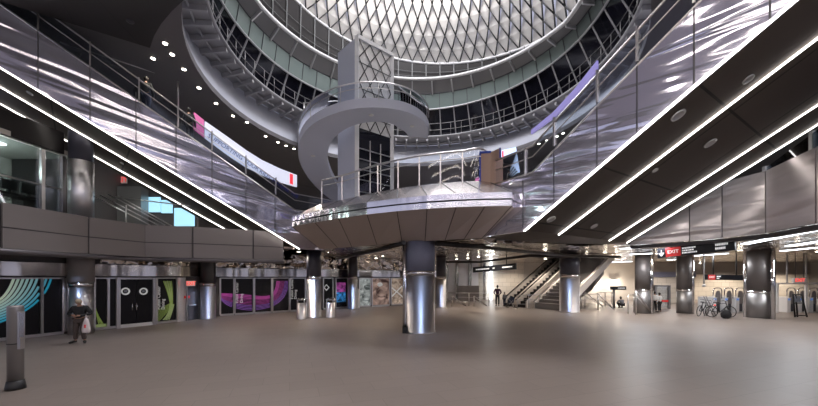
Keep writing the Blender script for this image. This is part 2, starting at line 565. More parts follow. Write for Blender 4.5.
# unseen lamp lines added above and behind the visitor for the cladding to reflect
for k, (y_, w_) in enumerate(((5.5, 9), (2.5, 16), (-0.5, 20), (-3.5, 22), (-6.5, 22))):
    lt_ = thing('added_soffit_line', 'added unseen soffit light line, ' + ('closest to the oculus', 'second from the oculus', 'third from the oculus', 'fourth from the oculus', 'closest to the rear gallery')[k], 'ceiling light', (0, y_, 13.1))
    n_ = int(w_ / 5) + 1
    for i in range(n_):
        xx = -w_ / 2 + w_ * (i + 0.5) / n_
        MB().box((xx, y_, 13.14), (w_ / n_ * 0.9, 0.14, 0.08)).build('tube', M['added_tube'], lt_)
    l_ = light('soffit_lamp', 'AREA', (0, y_, 13.05), 70, (1, 0.93, 0.86)); l_.data.shape = 'RECTANGLE'; l_.data.size = w_; l_.data.size_y = 0.2  # unseen area lamp added under each line
# enclosing drum wall behind the galleries
A = []; B = []
for k in range(61):
    ph = -1.75 + 3.5 * k / 60
    A.append(Vector((CX + 22 * math.sin(ph), CY + 22 * math.cos(ph), 4.3))); B.append(Vector((A[-1].x, A[-1].y, 13.2)))
b = MB(); b.loft(A, B); struct(b.build('wall_drum', M['dark_wall']))

# catwalk ring, level three
b = MB(); wi = ring(11.3, 13.3 + CZ, CX=WX); wo = ring(12.85, Z13 + 0.05, CX=WX)
b.loft(wi, wo, True); b.loft(ring(11.3, 13.45 + CZ, CX=WX), ring(12.85, 13.45 + CZ, CX=WX), True)
struct(b.build('trim_2', M['walk_metal']))
walk = thing('gallery_walkway', 'curved metal walkway with ribbed underside ringing the black windows', 'walkway', (CX, CY, 15.8))
MB().tube(ring(11.28, 13.36 + CZ, CX=WX), 0.10, 8, True).build('edge_rim', M['walk_metal'], walk)
for k in range(72):
    ph = -PI + 2 * PI * k / 72; b = MB()
    a = Vector((WX + 11.3 * math.sin(ph), CY + 11.3 * math.cos(ph), 13.15 + CZ)); c = Vector((WX + 12.85 * math.sin(ph), CY + 12.85 * math.cos(ph), 12.9 + CZ))
    b.bar(a, c, 0.16, 0.28); b.build('outrigger_beam', M['walk_metal'], walk)
b = MB(); b.tube(ring(12.1, 13.05 + CZ, CX=WX), 0.07, 6, True); b.build('ring_purlin', M['walk_metal'], walk)
b = MB()
for dz in (0.55, 1.15): b.tube(ring(11.35, 13.45 + CZ + dz, CX=WX), 0.024, 6, True)
for k in range(72):
    ph = -PI + 2 * PI * k / 72 + 0.02
    x = WX + 11.35 * math.sin(ph); y = CY + 11.35 * math.cos(ph)
    b.tube([(x, y, 13.4 + CZ), (x, y, 14.6 + CZ)], 0.02, 6)
b.build('railing', M['steel_dark'], walk)

# black window band, leaning inwards
e2 = ring(11.2, lambda p: zcone('E2', 11.2, p)); wbse = ring(12.5, 13.4 + CZ)
b = MB(); b.loft(wbse, e2, True); struct(b.build('window_1', M['glass_dark']))
band = thing('window_mullions', 'slanted grey mullions dividing the black window ring', 'window frame', (CX, CY, 16))
b = MB(); NM = 54
for k in range(NM):
    i = k * 2
    MB().bar(wbse[i], e2[i], 0.09, 0.12, up=(math.sin(0.1), 0.1, 0.3)).build('mullion_rib', M['walk_metal'], band)
MB().tube(ring(11.12, lambda p: zcone('E2', 11.2, p) + 0.02), 0.07, 8, True).build('head_rail', M['pale_metal'], band)
# pale green glass band
e3 = ring(10.95, lambda p: zcone('E3', 10.95, p))
b = MB(); b.loft(e2, e3, True); struct(b.build('window_2', M['glass_green']))
gb = thing('glass_band_frame', 'fine metal joints between the pale green glass panes', 'window frame', (CX, CY, 18))
b = MB()
for i in range(0, NR, 2):
    q = (e3[i] - Vector((CX, CY, e3[i].z))).normalized() * -0.03
    MB().bar(e2[i] + q, e3[i] + q, 0.04, 0.04).build('pane_joint', M['dark_metal'], gb)
MB().tube([p + Vector((0, 0, 0)) for p in e3], 0.05, 6, True).build('top_rail', M['dark_metal'], gb)
# upper ledge
e4 = ring(10.2, lambda p: zcone('E4', 10.2, p))
b = MB(); b.loft(e3, e4, True); b.loft([p + Vector((0, 0, 0.25)) for p in e4], ring(11.5, lambda p: zcone('E4', 10.2, p), 0.3), True)
struct(b.build('trim_3', M['ledge_metal']))
up = thing('upper_ledge', 'bright rimmed upper ledge ring just under the dome', 'ledge', (CX, CY, 20))
MB().tube([p + Vector((0, 0, 0.1)) for p in e4], 0.14, 8, True).build('ledge_rim', M['white_paint'], up)
b = MB()
for i in range(0, NR, 3):
    a = e4[i] + Vector((0, 0, -0.12)); c = e3[i] + Vector((0, 0, -0.1)); MB().bar(a, c, 0.1, 0.22).build('bracket_rib', M['pale_metal'], up)
# dome rim and upper window band
RD_ = 11.4
dr = ring(RD_, lambda p: zcone('dome', RD_, p))
ub_ = ring(11.5, lambda p: min(zcone('E4', 10.2, p) + 0.3, zcone('dome', RD_, p) - 0.05))
mat('upper_glass', (0.03, 0.027, 0.027), 0.4, spec=0.12)
b = MB(); b.loft(ub_, dr, True); struct(b.build('window_3', M['upper_glass']))
um = thing('upper_window_frame', 'pale posts and rails of the window ring below the dome', 'window frame', (CX, CY, 21))
b = MB()
for i in range(0, NR, 2):
    q = Vector((CX - dr[i].x, CY - dr[i].y, 0)).normalized() * 0.1
    MB().bar(ub_[i] + q, dr[i] + q, 0.08, 0.08).build('post', M['post_grey'], um)
b = MB()
for f_ in (0.35, 0.55):
    b.tube([ub_[i].lerp(dr[i], f_) + Vector((CX - dr[i].x, CY - dr[i].y, 0)).normalized() * 0.12 for i in range(NR)], 0.025, 6, True)
b.build('rails', M['post_grey'], um)

# reflector dome: folded panels and the black cable net
ND = 64; NROW = 13
zd = lambda p: zcone('dome', RD_, p)


def node(k, j):
    ph = -PI + 2 * PI * (j + 0.5 * (k % 2)) / ND
    r = RD_ - 0.68 * k
    tilt = (zd(ph) - 22.0) * (1 - k / 16.0)
    return Vector((CX + r * math.sin(ph) * 1.0, CY + r * math.cos(ph), 22.0 + tilt + 0.82 * k + 0.02 * k * k))


def outw(v, d):
    q = Vector((v.x - CX, v.y - CY, 0)).normalized(); return v + (q * 0.7 + Vector((0, 0, 0.7))) * d


pb = MB(); nb = MB()
for k in range(NROW):
    for j in range(ND):
        a = node(k, j); jl = j if k % 2 else j - 1
        l = node(k + 1, jl); r_ = node(k + 1, jl + 1)
        nb.tube([a, l], 0.06, 4); nb.tube([a, r_], 0.06, 4)
        L_, R_ = outw(l, 0.12), outw(r_, 0.12)
        if k == 0:
            # bottom fringe triangles between neighbouring rim nodes
            a2 = node(0, j + 1)
            pb.add([outw(a, 0.12), outw(a2, 0.12), outw(node(1, j), 0.30)], [(0, 1, 2)])
        t_ = node(k + 2, j if (k % 2 == 0) else j)
        pb.add([outw(a, 0.12), R_, L_], [(0, 1, 2)])
        pb.add([L_, R_, outw(t_, 0.55)], [(0, 1, 2)])
db = tag(pb.build('reflector_dome', M['dome_panel']), 'domed ceiling of folded white reflector panels', 'dome'); struct(db)
db.name = 'ceiling_dome'
cn = nb.build('cable_net', M['net_cable']); tag(cn, 'black diamond cable net stretched under the white dome', 'cable net')
b = MB(); b.tube(dr, 0.12, 8, True); struct(b.build('trim_4', M['white_paint']))
# oculus cap above
b = MB(); top = [node(NROW, j) + Vector((0, 0, 0.3)) for j in range(ND)]
cc = sum(top, Vector()) / ND; b.add([cc + Vector((0, 0, 6))] + [t + Vector((0, 0, 6)) for t in top], [(0, 1 + j, 1 + (j + 1) % ND) for j in range(ND)])
b.loft(top, [t + Vector((0, 0, 6)) for t in top], True)
struct(b.build('ceiling_oculus', M['dome_panel']))

# downlights in the gallery soffit
dl = [(165, 43), (172, 54), (184, 69), (199, 87.5), (216, 103), (233, 115.6), (265.6, 136), (278, 142), (286, 145.5), (294, 148.5), (563, 133), (557, 136), (547, 140), (539, 143.5), (531, 146), (523, 149), (153, 58), (247, 122)]


def downlight_mesh(r, m='downlight'):
    root = MB().lathe((0, 0, -0.02), [(r * 1.25, 0.03), (r * 1.3, 0), (r * 1.0, -0.005)], 16).build('recessed_downlight', M['pale_metal'])
    c = MB().lathe((0, 0, -0.035), [(r * 0.95, 0.0), (r * 0.95, 0.012)], 16).build('lens', M[m], root)
    return root


d0 = downlight_mesh(0.1)
tag(d0, 'small round downlight glowing in the dark gallery soffit', 'ceiling light', 'downlights in the gallery soffit')
index_kids(d0)
for i, (x, y) in enumerate(dl):
    p = PZ(x, y, 10.7 + CZ); o = d0 if i == 0 else copy_tree(d0)
    o.location = (p.x, p.y, p.z)
for (x, y) in dl[::3]:
    p = PZ(x, y, 10.6 + CZ); light('gallery_spot', 'SPOT', (p.x, p.y, p.z - 0.12), 260, (1, 0.9, 0.78), 0.03, spot=2.4)


# ------------------------------------------------------------------ the two great escalator banks
def escalator(side, O, DIR, HD, N, zb, H, TL, width, lines, label, seams, mats, mullion):
    O = Vector(O); Hh = Vector((DIR.x, DIR.y, 0)); root = thing('escalator_bank', label, 'escalator', (O.x, O.y, 0))
    flat = HD * -2.6
    bot = [O + flat, O, O + DIR * TL]
    topp = [O + flat + Vector((0, 0, H)), O + Vector((0, 0, H)) + HD * 0.3, O + DIR * TL + Vector((0, 0, H))]
    pts = [bot[0], bot[1], bot[2], topp[2], topp[1], topp[0]]
    MB().prism(pts, N * 0.08).build('side_cladding', M[mats[0]], root)
    # joints
    sm = MB()
    for (x, ya, yb) in seams:
        a = PL(x, ya, O, N) - N * 0.004; c = PL(x, yb, O, N) - N * 0.004
        # real joint stands vertical in the cladding
        a = Vector((c.x, c.y, a.z)); MB().bar(c, a, 0.035, 0.012, up=N).build('cladding_joint', M['dark_metal'], root)
    # soffit
    nrm = DIR.cross(N).normalized()
    if nrm.z > 0: nrm = -nrm
    s = MB(); q = [O, O + DIR * TL, O + DIR * TL + N * width, O + N * width]
    s.prism([p + Vector((0, 0, 0.02)) for p in (O + N * 0.09, O + N * 0.09 + DIR * TL, q[2], q[3])], Vector((0, 0, 0.5)))
    s.prism([O + N * 0.09 + flat * 0.9 + Vector((0, 0, 0.02)), O + N * 0.09 + Vector((0, 0, 0.02)), O + N * width + Vector((0, 0, 0.02)), O + flat * 0.9 + N * width + Vector((0, 0, 0.02))], Vector((0, 0, 0.5)))
    s.build('soffit', M[mats[1]], root)
    # light lines in the soffit
    for (w, xa, ya, xb, yb) in lines:
        a = PL(xa, ya, O, nrm); c = PL(xb, yb, O, nrm)
        # make them exactly parallel to the flight
        off = (a - O).dot(N); a = O + N * off + DIR * 0.0; c = a + DIR * TL
        MB().bar(a + nrm * 0.015, c + nrm * 0.015, w, 0.03, up=nrm).build('light_line', M['strip_light'], root)
    # steps
    st = MB(); n = int((DIR.z * TL) / 0.2); base = H - 0.25
    for w0, w1 in ((0.25, 1.9), (2.3, width - 0.4)):
        prof = []
        for i in range(n):
            t0 = TL * i / n; t1 = TL * (i + 1) / n
            zt = DIR.z * t1 + base
            prof += [O + Hh * t0 + Vector((0, 0, zt)), O + Hh * t1 + Vector((0, 0, zt))]
        prof += [O + Hh * TL + Vector((0, 0, DIR.z * TL + base - 0.5)), O + Vector((0, 0, base - 0.3))]
        m2 = len(prof); vs = [p + N * w0 for p in prof] + [p + N * w1 for p in prof]
        fs = []
        for i in range(m2):
            j = (i + 1) % m2; fs.append((i, j, m2 + j, m2 + i))
        st.add(vs, fs)
    st.build('steps', M['dark_metal'], root)
    # far balustrade cladding
    fb_ = [p + N * 2.05 for p in (O + Vector((0, 0, H - 0.5)), O + DIR * TL + Vector((0, 0, H - 0.5)), O + DIR * TL + Vector((0, 0, H + 0.75)), O + Vector((0, 0, H + 0.75)))]
    MB().prism(fb_, N * 0.2).build('middle_balustrade', M[mats[0]], root)
    # glass, posts and rails over the near cladding
    hg = 0.95
    g = MB(); g.prism([topp[0] + N * 0.04, topp[1] + N * 0.04, topp[2] + N * 0.04, topp[2] + N * 0.04 + Vector((0, 0, hg)), topp[1] + N * 0.04 + Vector((0, 0, hg)), topp[0] + N * 0.04 + Vector((0, 0, hg))], N * 0.015)
    g.build('glass_balustrade', M['clear_glass'], root)
    for dz, r in ((hg + 0.02, 0.035), (hg * 0.62, 0.02)):
        MB().tube([t + N * 0.02 + Vector((0, 0, dz)) for t in topp], r, 8).build('handrail', M['steel_rail'], root)
    MB().tube([t + N * 0.02 + Vector((0, 0, 0.03)) for t in topp], 0.04, 6).build('cap_rail', M['steel_rail'], root)
    for x, ya, yb in mullion:
        c = PL(x, ya, O, N); t = (c - O).dot(HD) / (Hh.length); z = O.z + H + DIR.z * max(t, 0)
        p = O + HD * ((c - O).dot(HD)); p.z = z
        MB().bar(p, p + Vector((0, 0, hg)), 0.05, 0.07, up=N).build('baluster_post', M['steel_rail'], root)
    return root, nrm


LO = (-6.4, 19.3, 4.2); RO = (4.19, 11.9, 4.2)
le, ln = escalator('l', LO, LD, LH, LN, 4.2, 2.22, 13.0, 5.4,
                   [(0.05, 298, 248, 0, 65), (0.032, 285, 252, 0, 87), (0.032, 270, 254, 0, 102)],
                   'long escalator bank rising towards the dark landing, clad in rippled steel',
                   [(38, 29, 88), (90, 62, 121), (136, 92, 149), (176, 122, 173), (212, 148, 196), (246, 176, 216), (275, 195, 233)],
                   ('cladding_left', 'soffit_left'), [(38, 26, 5), (90, 58, 40), (139, 92, 60), (178, 122, 90), (212, 150, 125), (246, 176, 150), (276, 195, 175)])
re_, rn = escalator('r', RO, RD, RH, RN, 4.2, 2.0, 13.0, 7.7,
                    [(0.08, 525, 230, 800, 0), (0.05, 558, 235, 818, 36), (0.034, 613, 238, 793, 120), (0.026, 626, 243, 818, 125)],
                    'broad escalator bank rising over the turnstiles with four light lines',
                    [(523, 180, 228), (554, 147, 203), (597, 102, 170), (637, 58, 135), (694, 0, 85), (770, -60, 22)],
                    ('cladding_right', 'soffit_right'), [(525, 176, 140), (554, 147, 118), (597, 102, 80), (637, 60, 35), (694, 0, -30)])
# edge line beside the right soffit
for off, w in ((7.55, 0.03),):
    pass


def disc_on_soffit(px, py, O, nrm, DIR, r, root):
    p = PL(px, py, O, nrm)
    z = nrm; x = DIR.normalized(); y = z.cross(x); m = Matrix((x, y, z)).transposed()
    vs = []; n = 20
    for rr, h in ((r, 0.0), (r, 0.03), (r * 0.7, 0.035), (r * 0.7, 0.02)):
        vs += [p + m @ Vector((rr * math.cos(2 * PI * k / n), rr * math.sin(2 * PI * k / n), h)) for k in range(n)]
    fs = [(i * n + k, i * n + (k + 1) % n, (i + 1) * n + (k + 1) % n, (i + 1) * n + k) for i in range(3) for k in range(n)] + [tuple(3 * n + k for k in range(n))]
    return MB().add(vs, fs, True).build('soffit_lamp', M['pale_metal'], root)


for px, py, r in ((678, 115, 0.17), (748, 79, 0.12), (710, 143, 0.17), (551, 219, 0.16), (655, 170, 0.09), (594, 226, 0.14)):
    disc_on_soffit(px, py, RO, rn, RD, r, re_)
for px, py, r in ((192, 198, 0.1), (122, 163, 0.08), (30, 93, 0.1), (256, 235, 0.09), (75, 141, 0.08)):
    disc_on_soffit(px, py, LO, ln, LD, r, le)


# LED ribbons
def ribbon(name, label, pts_top, pts_bot, p0, N, m, thick=0.1):
    root = thing(name, label, 'screen', (0, 0, 0))
    T = [PL(x, y, p0, N) for x, y in pts_top]; B_ = [PL(x, y, p0, N) for x, y in pts_bot]
    bb = MB()
    n = len(T)
    bb.add(T + B_ + [p + N * thick for p in T] + [p + N * thick for p in B_],
           [(i, i + 1, n + i + 1, n + i) for i in range(n - 1)] + [(2 * n + i, 3 * n + i, 3 * n + i + 1, 2 * n + i + 1) for i in range(n - 1)] + [(i, 2 * n + i, 2 * n + i + 1, i + 1) for i in range(n - 1)] + [(n + i, n + i + 1, 3 * n + i + 1, 3 * n + i) for i in range(n - 1)])
    bb.build('display', m, root)
    return root


mat('led_white', (0.5, 0.5, 0.6), 0.4, emit=(0.80, 0.84, 1.0), es=0.5)
mat('led_pink', (0.5, 0.1, 0.3), 0.4, emit=(0.7, 0.2, 0.4), es=0.4)
mat('led_navy', (0.02, 0.02, 0.1), 0.4, emit=(0.02, 0.02, 0.12), es=1.0)
mat('led_red', (0.6, 0.02, 0.02), 0.4, emit=(0.9, 0.03, 0.05), es=1.0)
mat('led_violet', (0.2, 0.15, 0.5), 0.4, emit=(0.45, 0.42, 0.8), es=0.35)
lp0 = Vector(LO) + LN * 2.0
lr = ribbon('led_ribbon', 'long white message ribbon with dark lettering above the escalator', [(205, 121), (228, 137), (246, 150), (262, 160), (280, 168.5), (297, 175)], [(205, 138), (228, 155), (246, 167), (262, 175), (280, 182), (297, 187)], lp0, LN, M['led_white'])
ribbon('led_ribbon', 'pink lit end screen beside the descending traveller', [(194, 112), (204, 120)], [(194, 129), (204, 137)], lp0, LN, M['led_pink'])
mb = MB(); q = [PL(x, y, lp0 - LN * 0.03, LN) for x, y in ((290, 173.5), (293, 174.5), (293, 184.5), (290, 183.5))]; mb.prism(q, LN * 0.02); mb.build('red_mark', M['led_red'], lr)


def text_on(s, p, xdir, ydir, size, m, parent, name='lettering', extrude=0.004, align='LEFT', sx=1.0):
    cu = D.curves.new(name, 'FONT'); cu.body = s; cu.size = size; cu.extrude = extrude; cu.align_x = align; cu.align_y = 'CENTER'
    cu.materials.append(m)
    tmp = D.objects.new('tmp', cu); COL.objects.link(tmp)
    bpy.context.view_layer.update()
    me = D.meshes.new_from_object(tmp.evaluated_get(bpy.context.evaluated_depsgraph_get()))
    D.objects.remove(tmp)
    x = Vector(xdir).normalized(); z = x.cross(Vector(ydir)).normalized(); y = z.cross(x)
    off = WORLD.get(parent.name, Vector((0, 0, 0)))
    X = Matrix.Translation(Vector(p) - off) @ (Matrix((x * sx, y, z)).transposed().to_4x4())
    me.transform(X); me.name = name
    if len(me.materials) == 0: me.materials.append(m)
    o = D.objects.new(name, me); COL.objects.link(o); o.parent = parent
    WORLD[o.name] = off
    return o


tp = lambda x, y: PL(x, y, lp0 - LN * 0.03, LN)
a = tp(208, 135); c = tp(250, 164)
text_on('SUPPORTING YOUR KIDS\u2019 FUTURE. WE', a, c - a, (0, 0, 1), 0.34, M['led_navy'], lr, sx=0.95)
rp0 = Vector(RO) + RN * 2.6
ribbon('led_ribbon', 'slim violet message ribbon running up beside the round gallery', [(531, 130), (553, 112), (575, 88), (597, 60)], [(531, 134), (553, 118), (575, 97), (597, 70)], rp0, RN, M['led_violet'])

# dark landing overhead, upper left
lz = 12.0; mat('landing_soffit', (0.02, 0.018, 0.018), 0.4)
lpts = [PZ(x, y, lz) for x, y in ((-60, -28), (0, 1), (40, 14), (95, 31), (150, 48), (154, 36), (161, 24), (172, 11), (186, -2), (205, -30), (150, -70), (-60, -60))]
land = thing('landing_slab', 'black upper landing with a curved edge over the escalator top', 'landing', (-12, 11, 12))
MB().prism(lpts, (0, 0, 0.6)).build('slab', M['landing_soffit'], land)
p = PZ(130, 21, lz); MB().lathe((p.x, p.y, lz - 0.03), [(0.12, 0.03), (0.12, 0), (0.08, -0.01)], 16).build('soffit_lamp', M['dark_metal'], land)
for (x0, y0, x1, y1) in ((40, -40, 75, 25), (60, -40, 140, 45)):
    a = PZ(x0, y0, lz - 0.003); c = PZ(x1, y1, lz - 0.003); MB().bar(a, c, 0.02, 0.004).build('joint', M['black'], land)
gg = MB(); e = [PZ(x, y, lz + 0.6) for x, y in ((150, 42), (156, 30), (163, 17), (174, 4), (188, -10))]
gg.loft(e, [v + Vector((0, 0, 1.1)) for v in e]); gg.build('glass_balustrade', M['clear_glass'], land)

# street-level steel railing and panels above the left escalator
hr = thing('upper_handrails', 'thin steel handrails and panels crossing behind the escalator top', 'railing', (-12, 15, 8))
b = MB(); q0 = Vector(LO) + LN * 3.4
for (x0, y0, x1, y1) in ((40, 22, 178, 72), (60, 42, 178, 80), (125, 45, 178, 66)):
    b.tube([PL(x0, y0, q0, LN), PL(x1, y1, q0, LN)], 0.035, 6)
b.build('rails', M['steel_rail'], hr)
b = MB()
for x, ya, yb in ((178, 64, 110),):
    b.tube([PL(x, ya, q0, LN), PL(x, yb, q0, LN)], 0.05, 6)
b.build('post', M['steel_rail'], hr)
for quad in (((60, 30), (90, 37), (78, 60), (66, 54)), ((112, 40), (150, 55), (118, 68), (104, 64))):
    MB().prism([PL(x, y, q0 + LN * 0.6, LN) for x, y in quad], LN * 0.08).build('steel_panel', M['steel_dark'], hr)

# ------------------------------------------------------------------ central platform
plat = thing('central_platform', 'faceted overhanging platform with mirror rim on the tall central column', 'platform', (0, 18, 4.2))
rimpx = [(292, 221), (315, 216.5), (338.6, 212), (367, 207.5), (397, 204), (427, 201.3), (456, 199.6), (485, 198.5), (512, 198)]
rim = [PZ(x, y, 5.4) for x, y in rimpx] + [Vector((5.0, 14.5, 5.4)), Vector((5.5, 20, 5.4)), Vector((3.5, 25, 5.4)), Vector((-3, 26.5, 5.4)), Vector((-6.8, 23, 5.4))]
botpx = [(321, 249.5), (338, 248), (352, 247), (377, 244.7), (402, 242.2), (425, 241), (445, 240), (464, 239), (482, 238)]
bot = [PZ(x, y, 4.14) for x, y in botpx] + [Vector((3.8, 15.5, 4.14)), Vector((4, 19.5, 4.14)), Vector((2.5, 23.5, 4.14)), Vector((-2, 24.5, 4.14)), Vector((-5.2, 22, 4.14))]
cen = Vector((-0.5, 19.5, 0))


def inset(pts, d, z):
    out = []
    for p in pts:
        q = Vector((cen.x - p.x, cen.y - p.y, 0)); q.normalize(); out.append(Vector((p.x + q.x * d, p.y + q.y * d, z)))
    return out


mat('platform_under', (0.42, 0.35, 0.31), 0.5, 0.0)
b = MB(); b.loft(bot, inset(rim, 0.0, 5.12), True, False); b.build('underside', M['platform_under'], plat)
b = MB(); b.add(bot, [tuple(range(len(bot)))]); b.build('base_plate', M['mirror_ceiling'], plat)
b = MB()
for i in range(len(bot)):
    a = bot[i]; c = inset(rim, 0.0, 5.12)[i]
    q = Vector((a.x - cen.x, a.y - cen.y, 0)).normalized() * 0.006 - Vector((0, 0, 0.006))
    MB().bar(a + q, c + q, 0.025, 0.01).build('underside_joint', M['black'], plat)
mat('rim_steel', (0.85, 0.82, 0.86), 0.15, 1.0); add_bump(M['rim_steel'], 2.6, (1, 1, 0.02), 0.3, 0.15, 1)
b = MB(); b.loft(inset(rim, 0, 5.12), inset(rim, 0, 5.34), True, False); b.loft(inset(rim, 0, 5.40), inset(rim, 0, 5.62), True, False)
b.loft(inset(rim, 0, 5.34), inset(rim, 0.06, 5.34), True, False); b.loft(inset(rim, 0, 5.40), inset(rim, 0.06, 5.40), True, False)
b.build('rim_band', M['rim_steel'], plat)
b = MB(); b.loft(inset(rim, 0.05, 5.33), inset(rim, 0.05, 5.41), True, False); b.build('rim_groove', M['black'], plat)
mat('rim_slope', (0.62, 0.57, 0.56), 0.25, 1.0); add_bump(M['rim_slope'], 0.8, (1, 1, 1), 0.15, 0.1, 2)
b = MB(); b.loft(inset(rim, 0, 5.62), inset(rim, 1.35, 6.38), True, False); b.build('sloped_parapet', M['rim_slope'], plat)
b = MB()
for i in range(len(rim)):
    a = inset(rim, 0, 5.625)[i]; c = inset(rim, 1.35, 6.385)[i]; MB().bar(a, c, 0.03, 0.012).build('parapet_joint', M['dark_metal'], plat)
dk = inset(rim, 1.3, 6.3); b = MB(); b.add(dk, [tuple(range(len(dk)))]); b.build('deck', M['pale_wall'], plat)
bal = inset(rim, 1.5, 6.38)[:11]
pb_ = smooth_pl([tuple(p) for p in bal], 4); pb_ = [Vector(p) for p in pb_]
b = MB(); b.loft([p for p in pb_], [p + Vector((0, 0, 1.25)) for p in pb_]); b.build('glass_balustrade', M['clear_glass'], plat)
MB().tube([p + Vector((0, 0, 1.28)) for p in pb_], 0.045, 8).build('handrail', M['steel_rail'], plat)
MB().tube([p + Vector((0, 0, 0.98)) for p in pb_], 0.025, 8).build('handrail', M['steel_rail'], plat)
for i in range(0, len(pb_), 4):
    MB().box(pb_[i] + Vector((0, 0, 0.63)), (0.05, 0.05, 1.26)).build('baluster_post', M['steel_rail'], plat)
# wood guard panels at the platform end
wd = thing('plywood_screen', 'tan plywood boards edged with blue tape beside the platform railing', 'screen', PZ(492, 186, 6.3))
a = P(480, 187, 13.2); c = P(480, 152.5, 13.2); e_ = P(491, 152, 12.9); f_ = P(491, 189, 12.9); g_ = P(500, 148, 13.3); h_ = P(500, 187, 13.3)
MB().prism([a, f_, e_, c], (0, 0.05, 0)).build('board', M['wood'], wd)
MB().prism([f_, h_, g_, e_], (0, 0.05, 0)).build('board', M['wood'], wd)
MB().bar(a, c, 0.06, 0.08).build('blue_edge', M['blue_tape'], wd); MB().bar(c, e_, 0.06, 0.08).build('blue_edge', M['blue_tape'], wd); MB().bar(h_, g_, 0.06, 0.08).build('blue_edge', M['blue_tape'], wd)
# lit screen beyond the boards
mat('picture_screen', (0.4, 0.45, 0.6), 0.3, emit=(0.55, 0.68, 0.95), es=1.1)
scn = thing('picture_screen', 'tilted lit picture screen glowing past the plywood boards', 'screen', P(510, 180, 14.0))
MB().prism([P(502, 184, 14), P(520, 172, 14), P(516, 147, 14), P(502, 150, 14)], (0, 0.1, 0)).build('display', M['picture_screen'], scn)
MB().prism([P(502.2, 182, 13.97), P(503.6, 181, 13.97), P(503.6, 151, 13.97), P(502.2, 151, 13.97)], (0, 0.02, 0)).build('red_mark', M['led_red'], scn)
b = MB()
for k in range(4): b.tube([P(502 + k * 1.5, 184 - k, 13.9), P(514 + k * 1.5, 167 + k * 2, 13.9)], 0.03, 5)
b.build('dark_bars', M['black'], scn)

# ------------------------------------------------------------------ lift tower and spiral stair
TB = (-3.0, 19.0); TR = (-1.06, 20.6); TLf = (-4.4, 20.4); TK = (-2.46, 22.0)
tw = thing('lift_tower', 'tall pale lift tower with net reflection drawn on its front rising through the spiral stair', 'lift', (-2.7, 20.5, 6.3))
zt = 16.4
b = MB(); b.wall([TB, TLf], 6.3, [zt, zt + 0.0], -0.12); b.wall([TLf, TK], 6.3, zt, -0.12); b.wall([TK, TR], 6.3, zt, -0.12)
b.build('shell', M['light_paint'], tw)
v0 = Vector((TB[0], TB[1], 0)); v1 = Vector((TR[0], TR[1], 0)); fd = (v1 - v0).normalized(); fn = Vector((fd.y, -fd.x, 0))
b = MB()
b.bar(v0 + Vector((0, 0, 6.3)), v0 + Vector((0, 0, zt)), 0.22, 0.22); b.bar(v1 + Vector((0, 0, 6.3)), v1 + Vector((0, 0, zt)), 0.22, 0.22)
b.bar(v0 + Vector((0, 0, zt)), v1 + Vector((0, 0, zt)), 0.22, 0.22)
b.build('front_frame', M['white_paint'], tw)
g0 = v0 + fd * 0.12; g1 = v1 - fd * 0.12
b = MB(); b.wall([(g0.x, g0.y), (g1.x, g1.y)], 11.2, zt - 0.1, 0.04); mat('bright_glass', (0.80, 0.78, 0.77), 0.2, 0.3); b.build('front_glass', M['bright_glass'], tw)
b = MB(); wid = (g1 - g0).length; nx = 3; hz = 1.35; z0 = 11.2
for r_ in range(4):
    for c_ in range(nx):
        x0 = wid * c_ / nx; x1 = wid * (c_ + 1) / nx; za = z0 + r_ * hz; zc = min(za + hz, zt - 0.1)
        pA = g0 + fd * x0 + fn * 0.03; pB = g0 + fd * x1 + fn * 0.03
        b.tube([pA + Vector((0, 0, za)), pB + Vector((0, 0, zc))], 0.028, 4); b.tube([pB + Vector((0, 0, za)), pA + Vector((0, 0, zc))], 0.028, 4)
for zz in (12.0, 13.5, 15.0): b.bar(g0 + fn * 0.03 + Vector((0, 0, zz)), g1 + fn * 0.03 + Vector((0, 0, zz)), 0.03, 0.03)
b.build('net_reflection', M['net_cable'], tw)  # diagonals imitate the dome net mirrored in the glass
b = MB(); b.wall([(g0.x, g0.y), (g1.x, g1.y)], 6.3, 11.2, 0.3); b.build('lower_front', M['glass_dark'], tw)
b = MB()
for zz in (6.8, 7.5, 8.2, 8.8, 9.4, 10.0): b.bar(g0 + fn * 0.05 + Vector((0, 0, zz)), g1 + fn * 0.05 + Vector((0, 0, zz)), 0.06, 0.05)
for f2 in (0.33, 0.66): q = g0.lerp(g1, f2) + fn * 0.05; b.bar(q + Vector((0, 0, 6.3)), q + Vector((0, 0, 10.6)), 0.05, 0.05)
b.build('lower_grille', M['steel_rail'], tw)

sp = thing('spiral_stair', 'pale curving spiral stair soffit sweeping round the lift tower', 'staircase', (-2.7, 20.3, 6.3))
ZK = [(-12, 8.95), (0, 8.9), (45, 8.8), (90, 8.45), (135, 7.9), (180, 6.9), (210, 6.0), (250, 4.7), (270, 4.0)]


def zsp(a):
    for (a0, z0_), (a1, z1_) in zip(ZK[:-1], ZK[1:]):
        if a <= a1:
            t = (a - a0) / (a1 - a0); return z0_ + (z1_ - z0_) * t
    return ZK[-1][1]


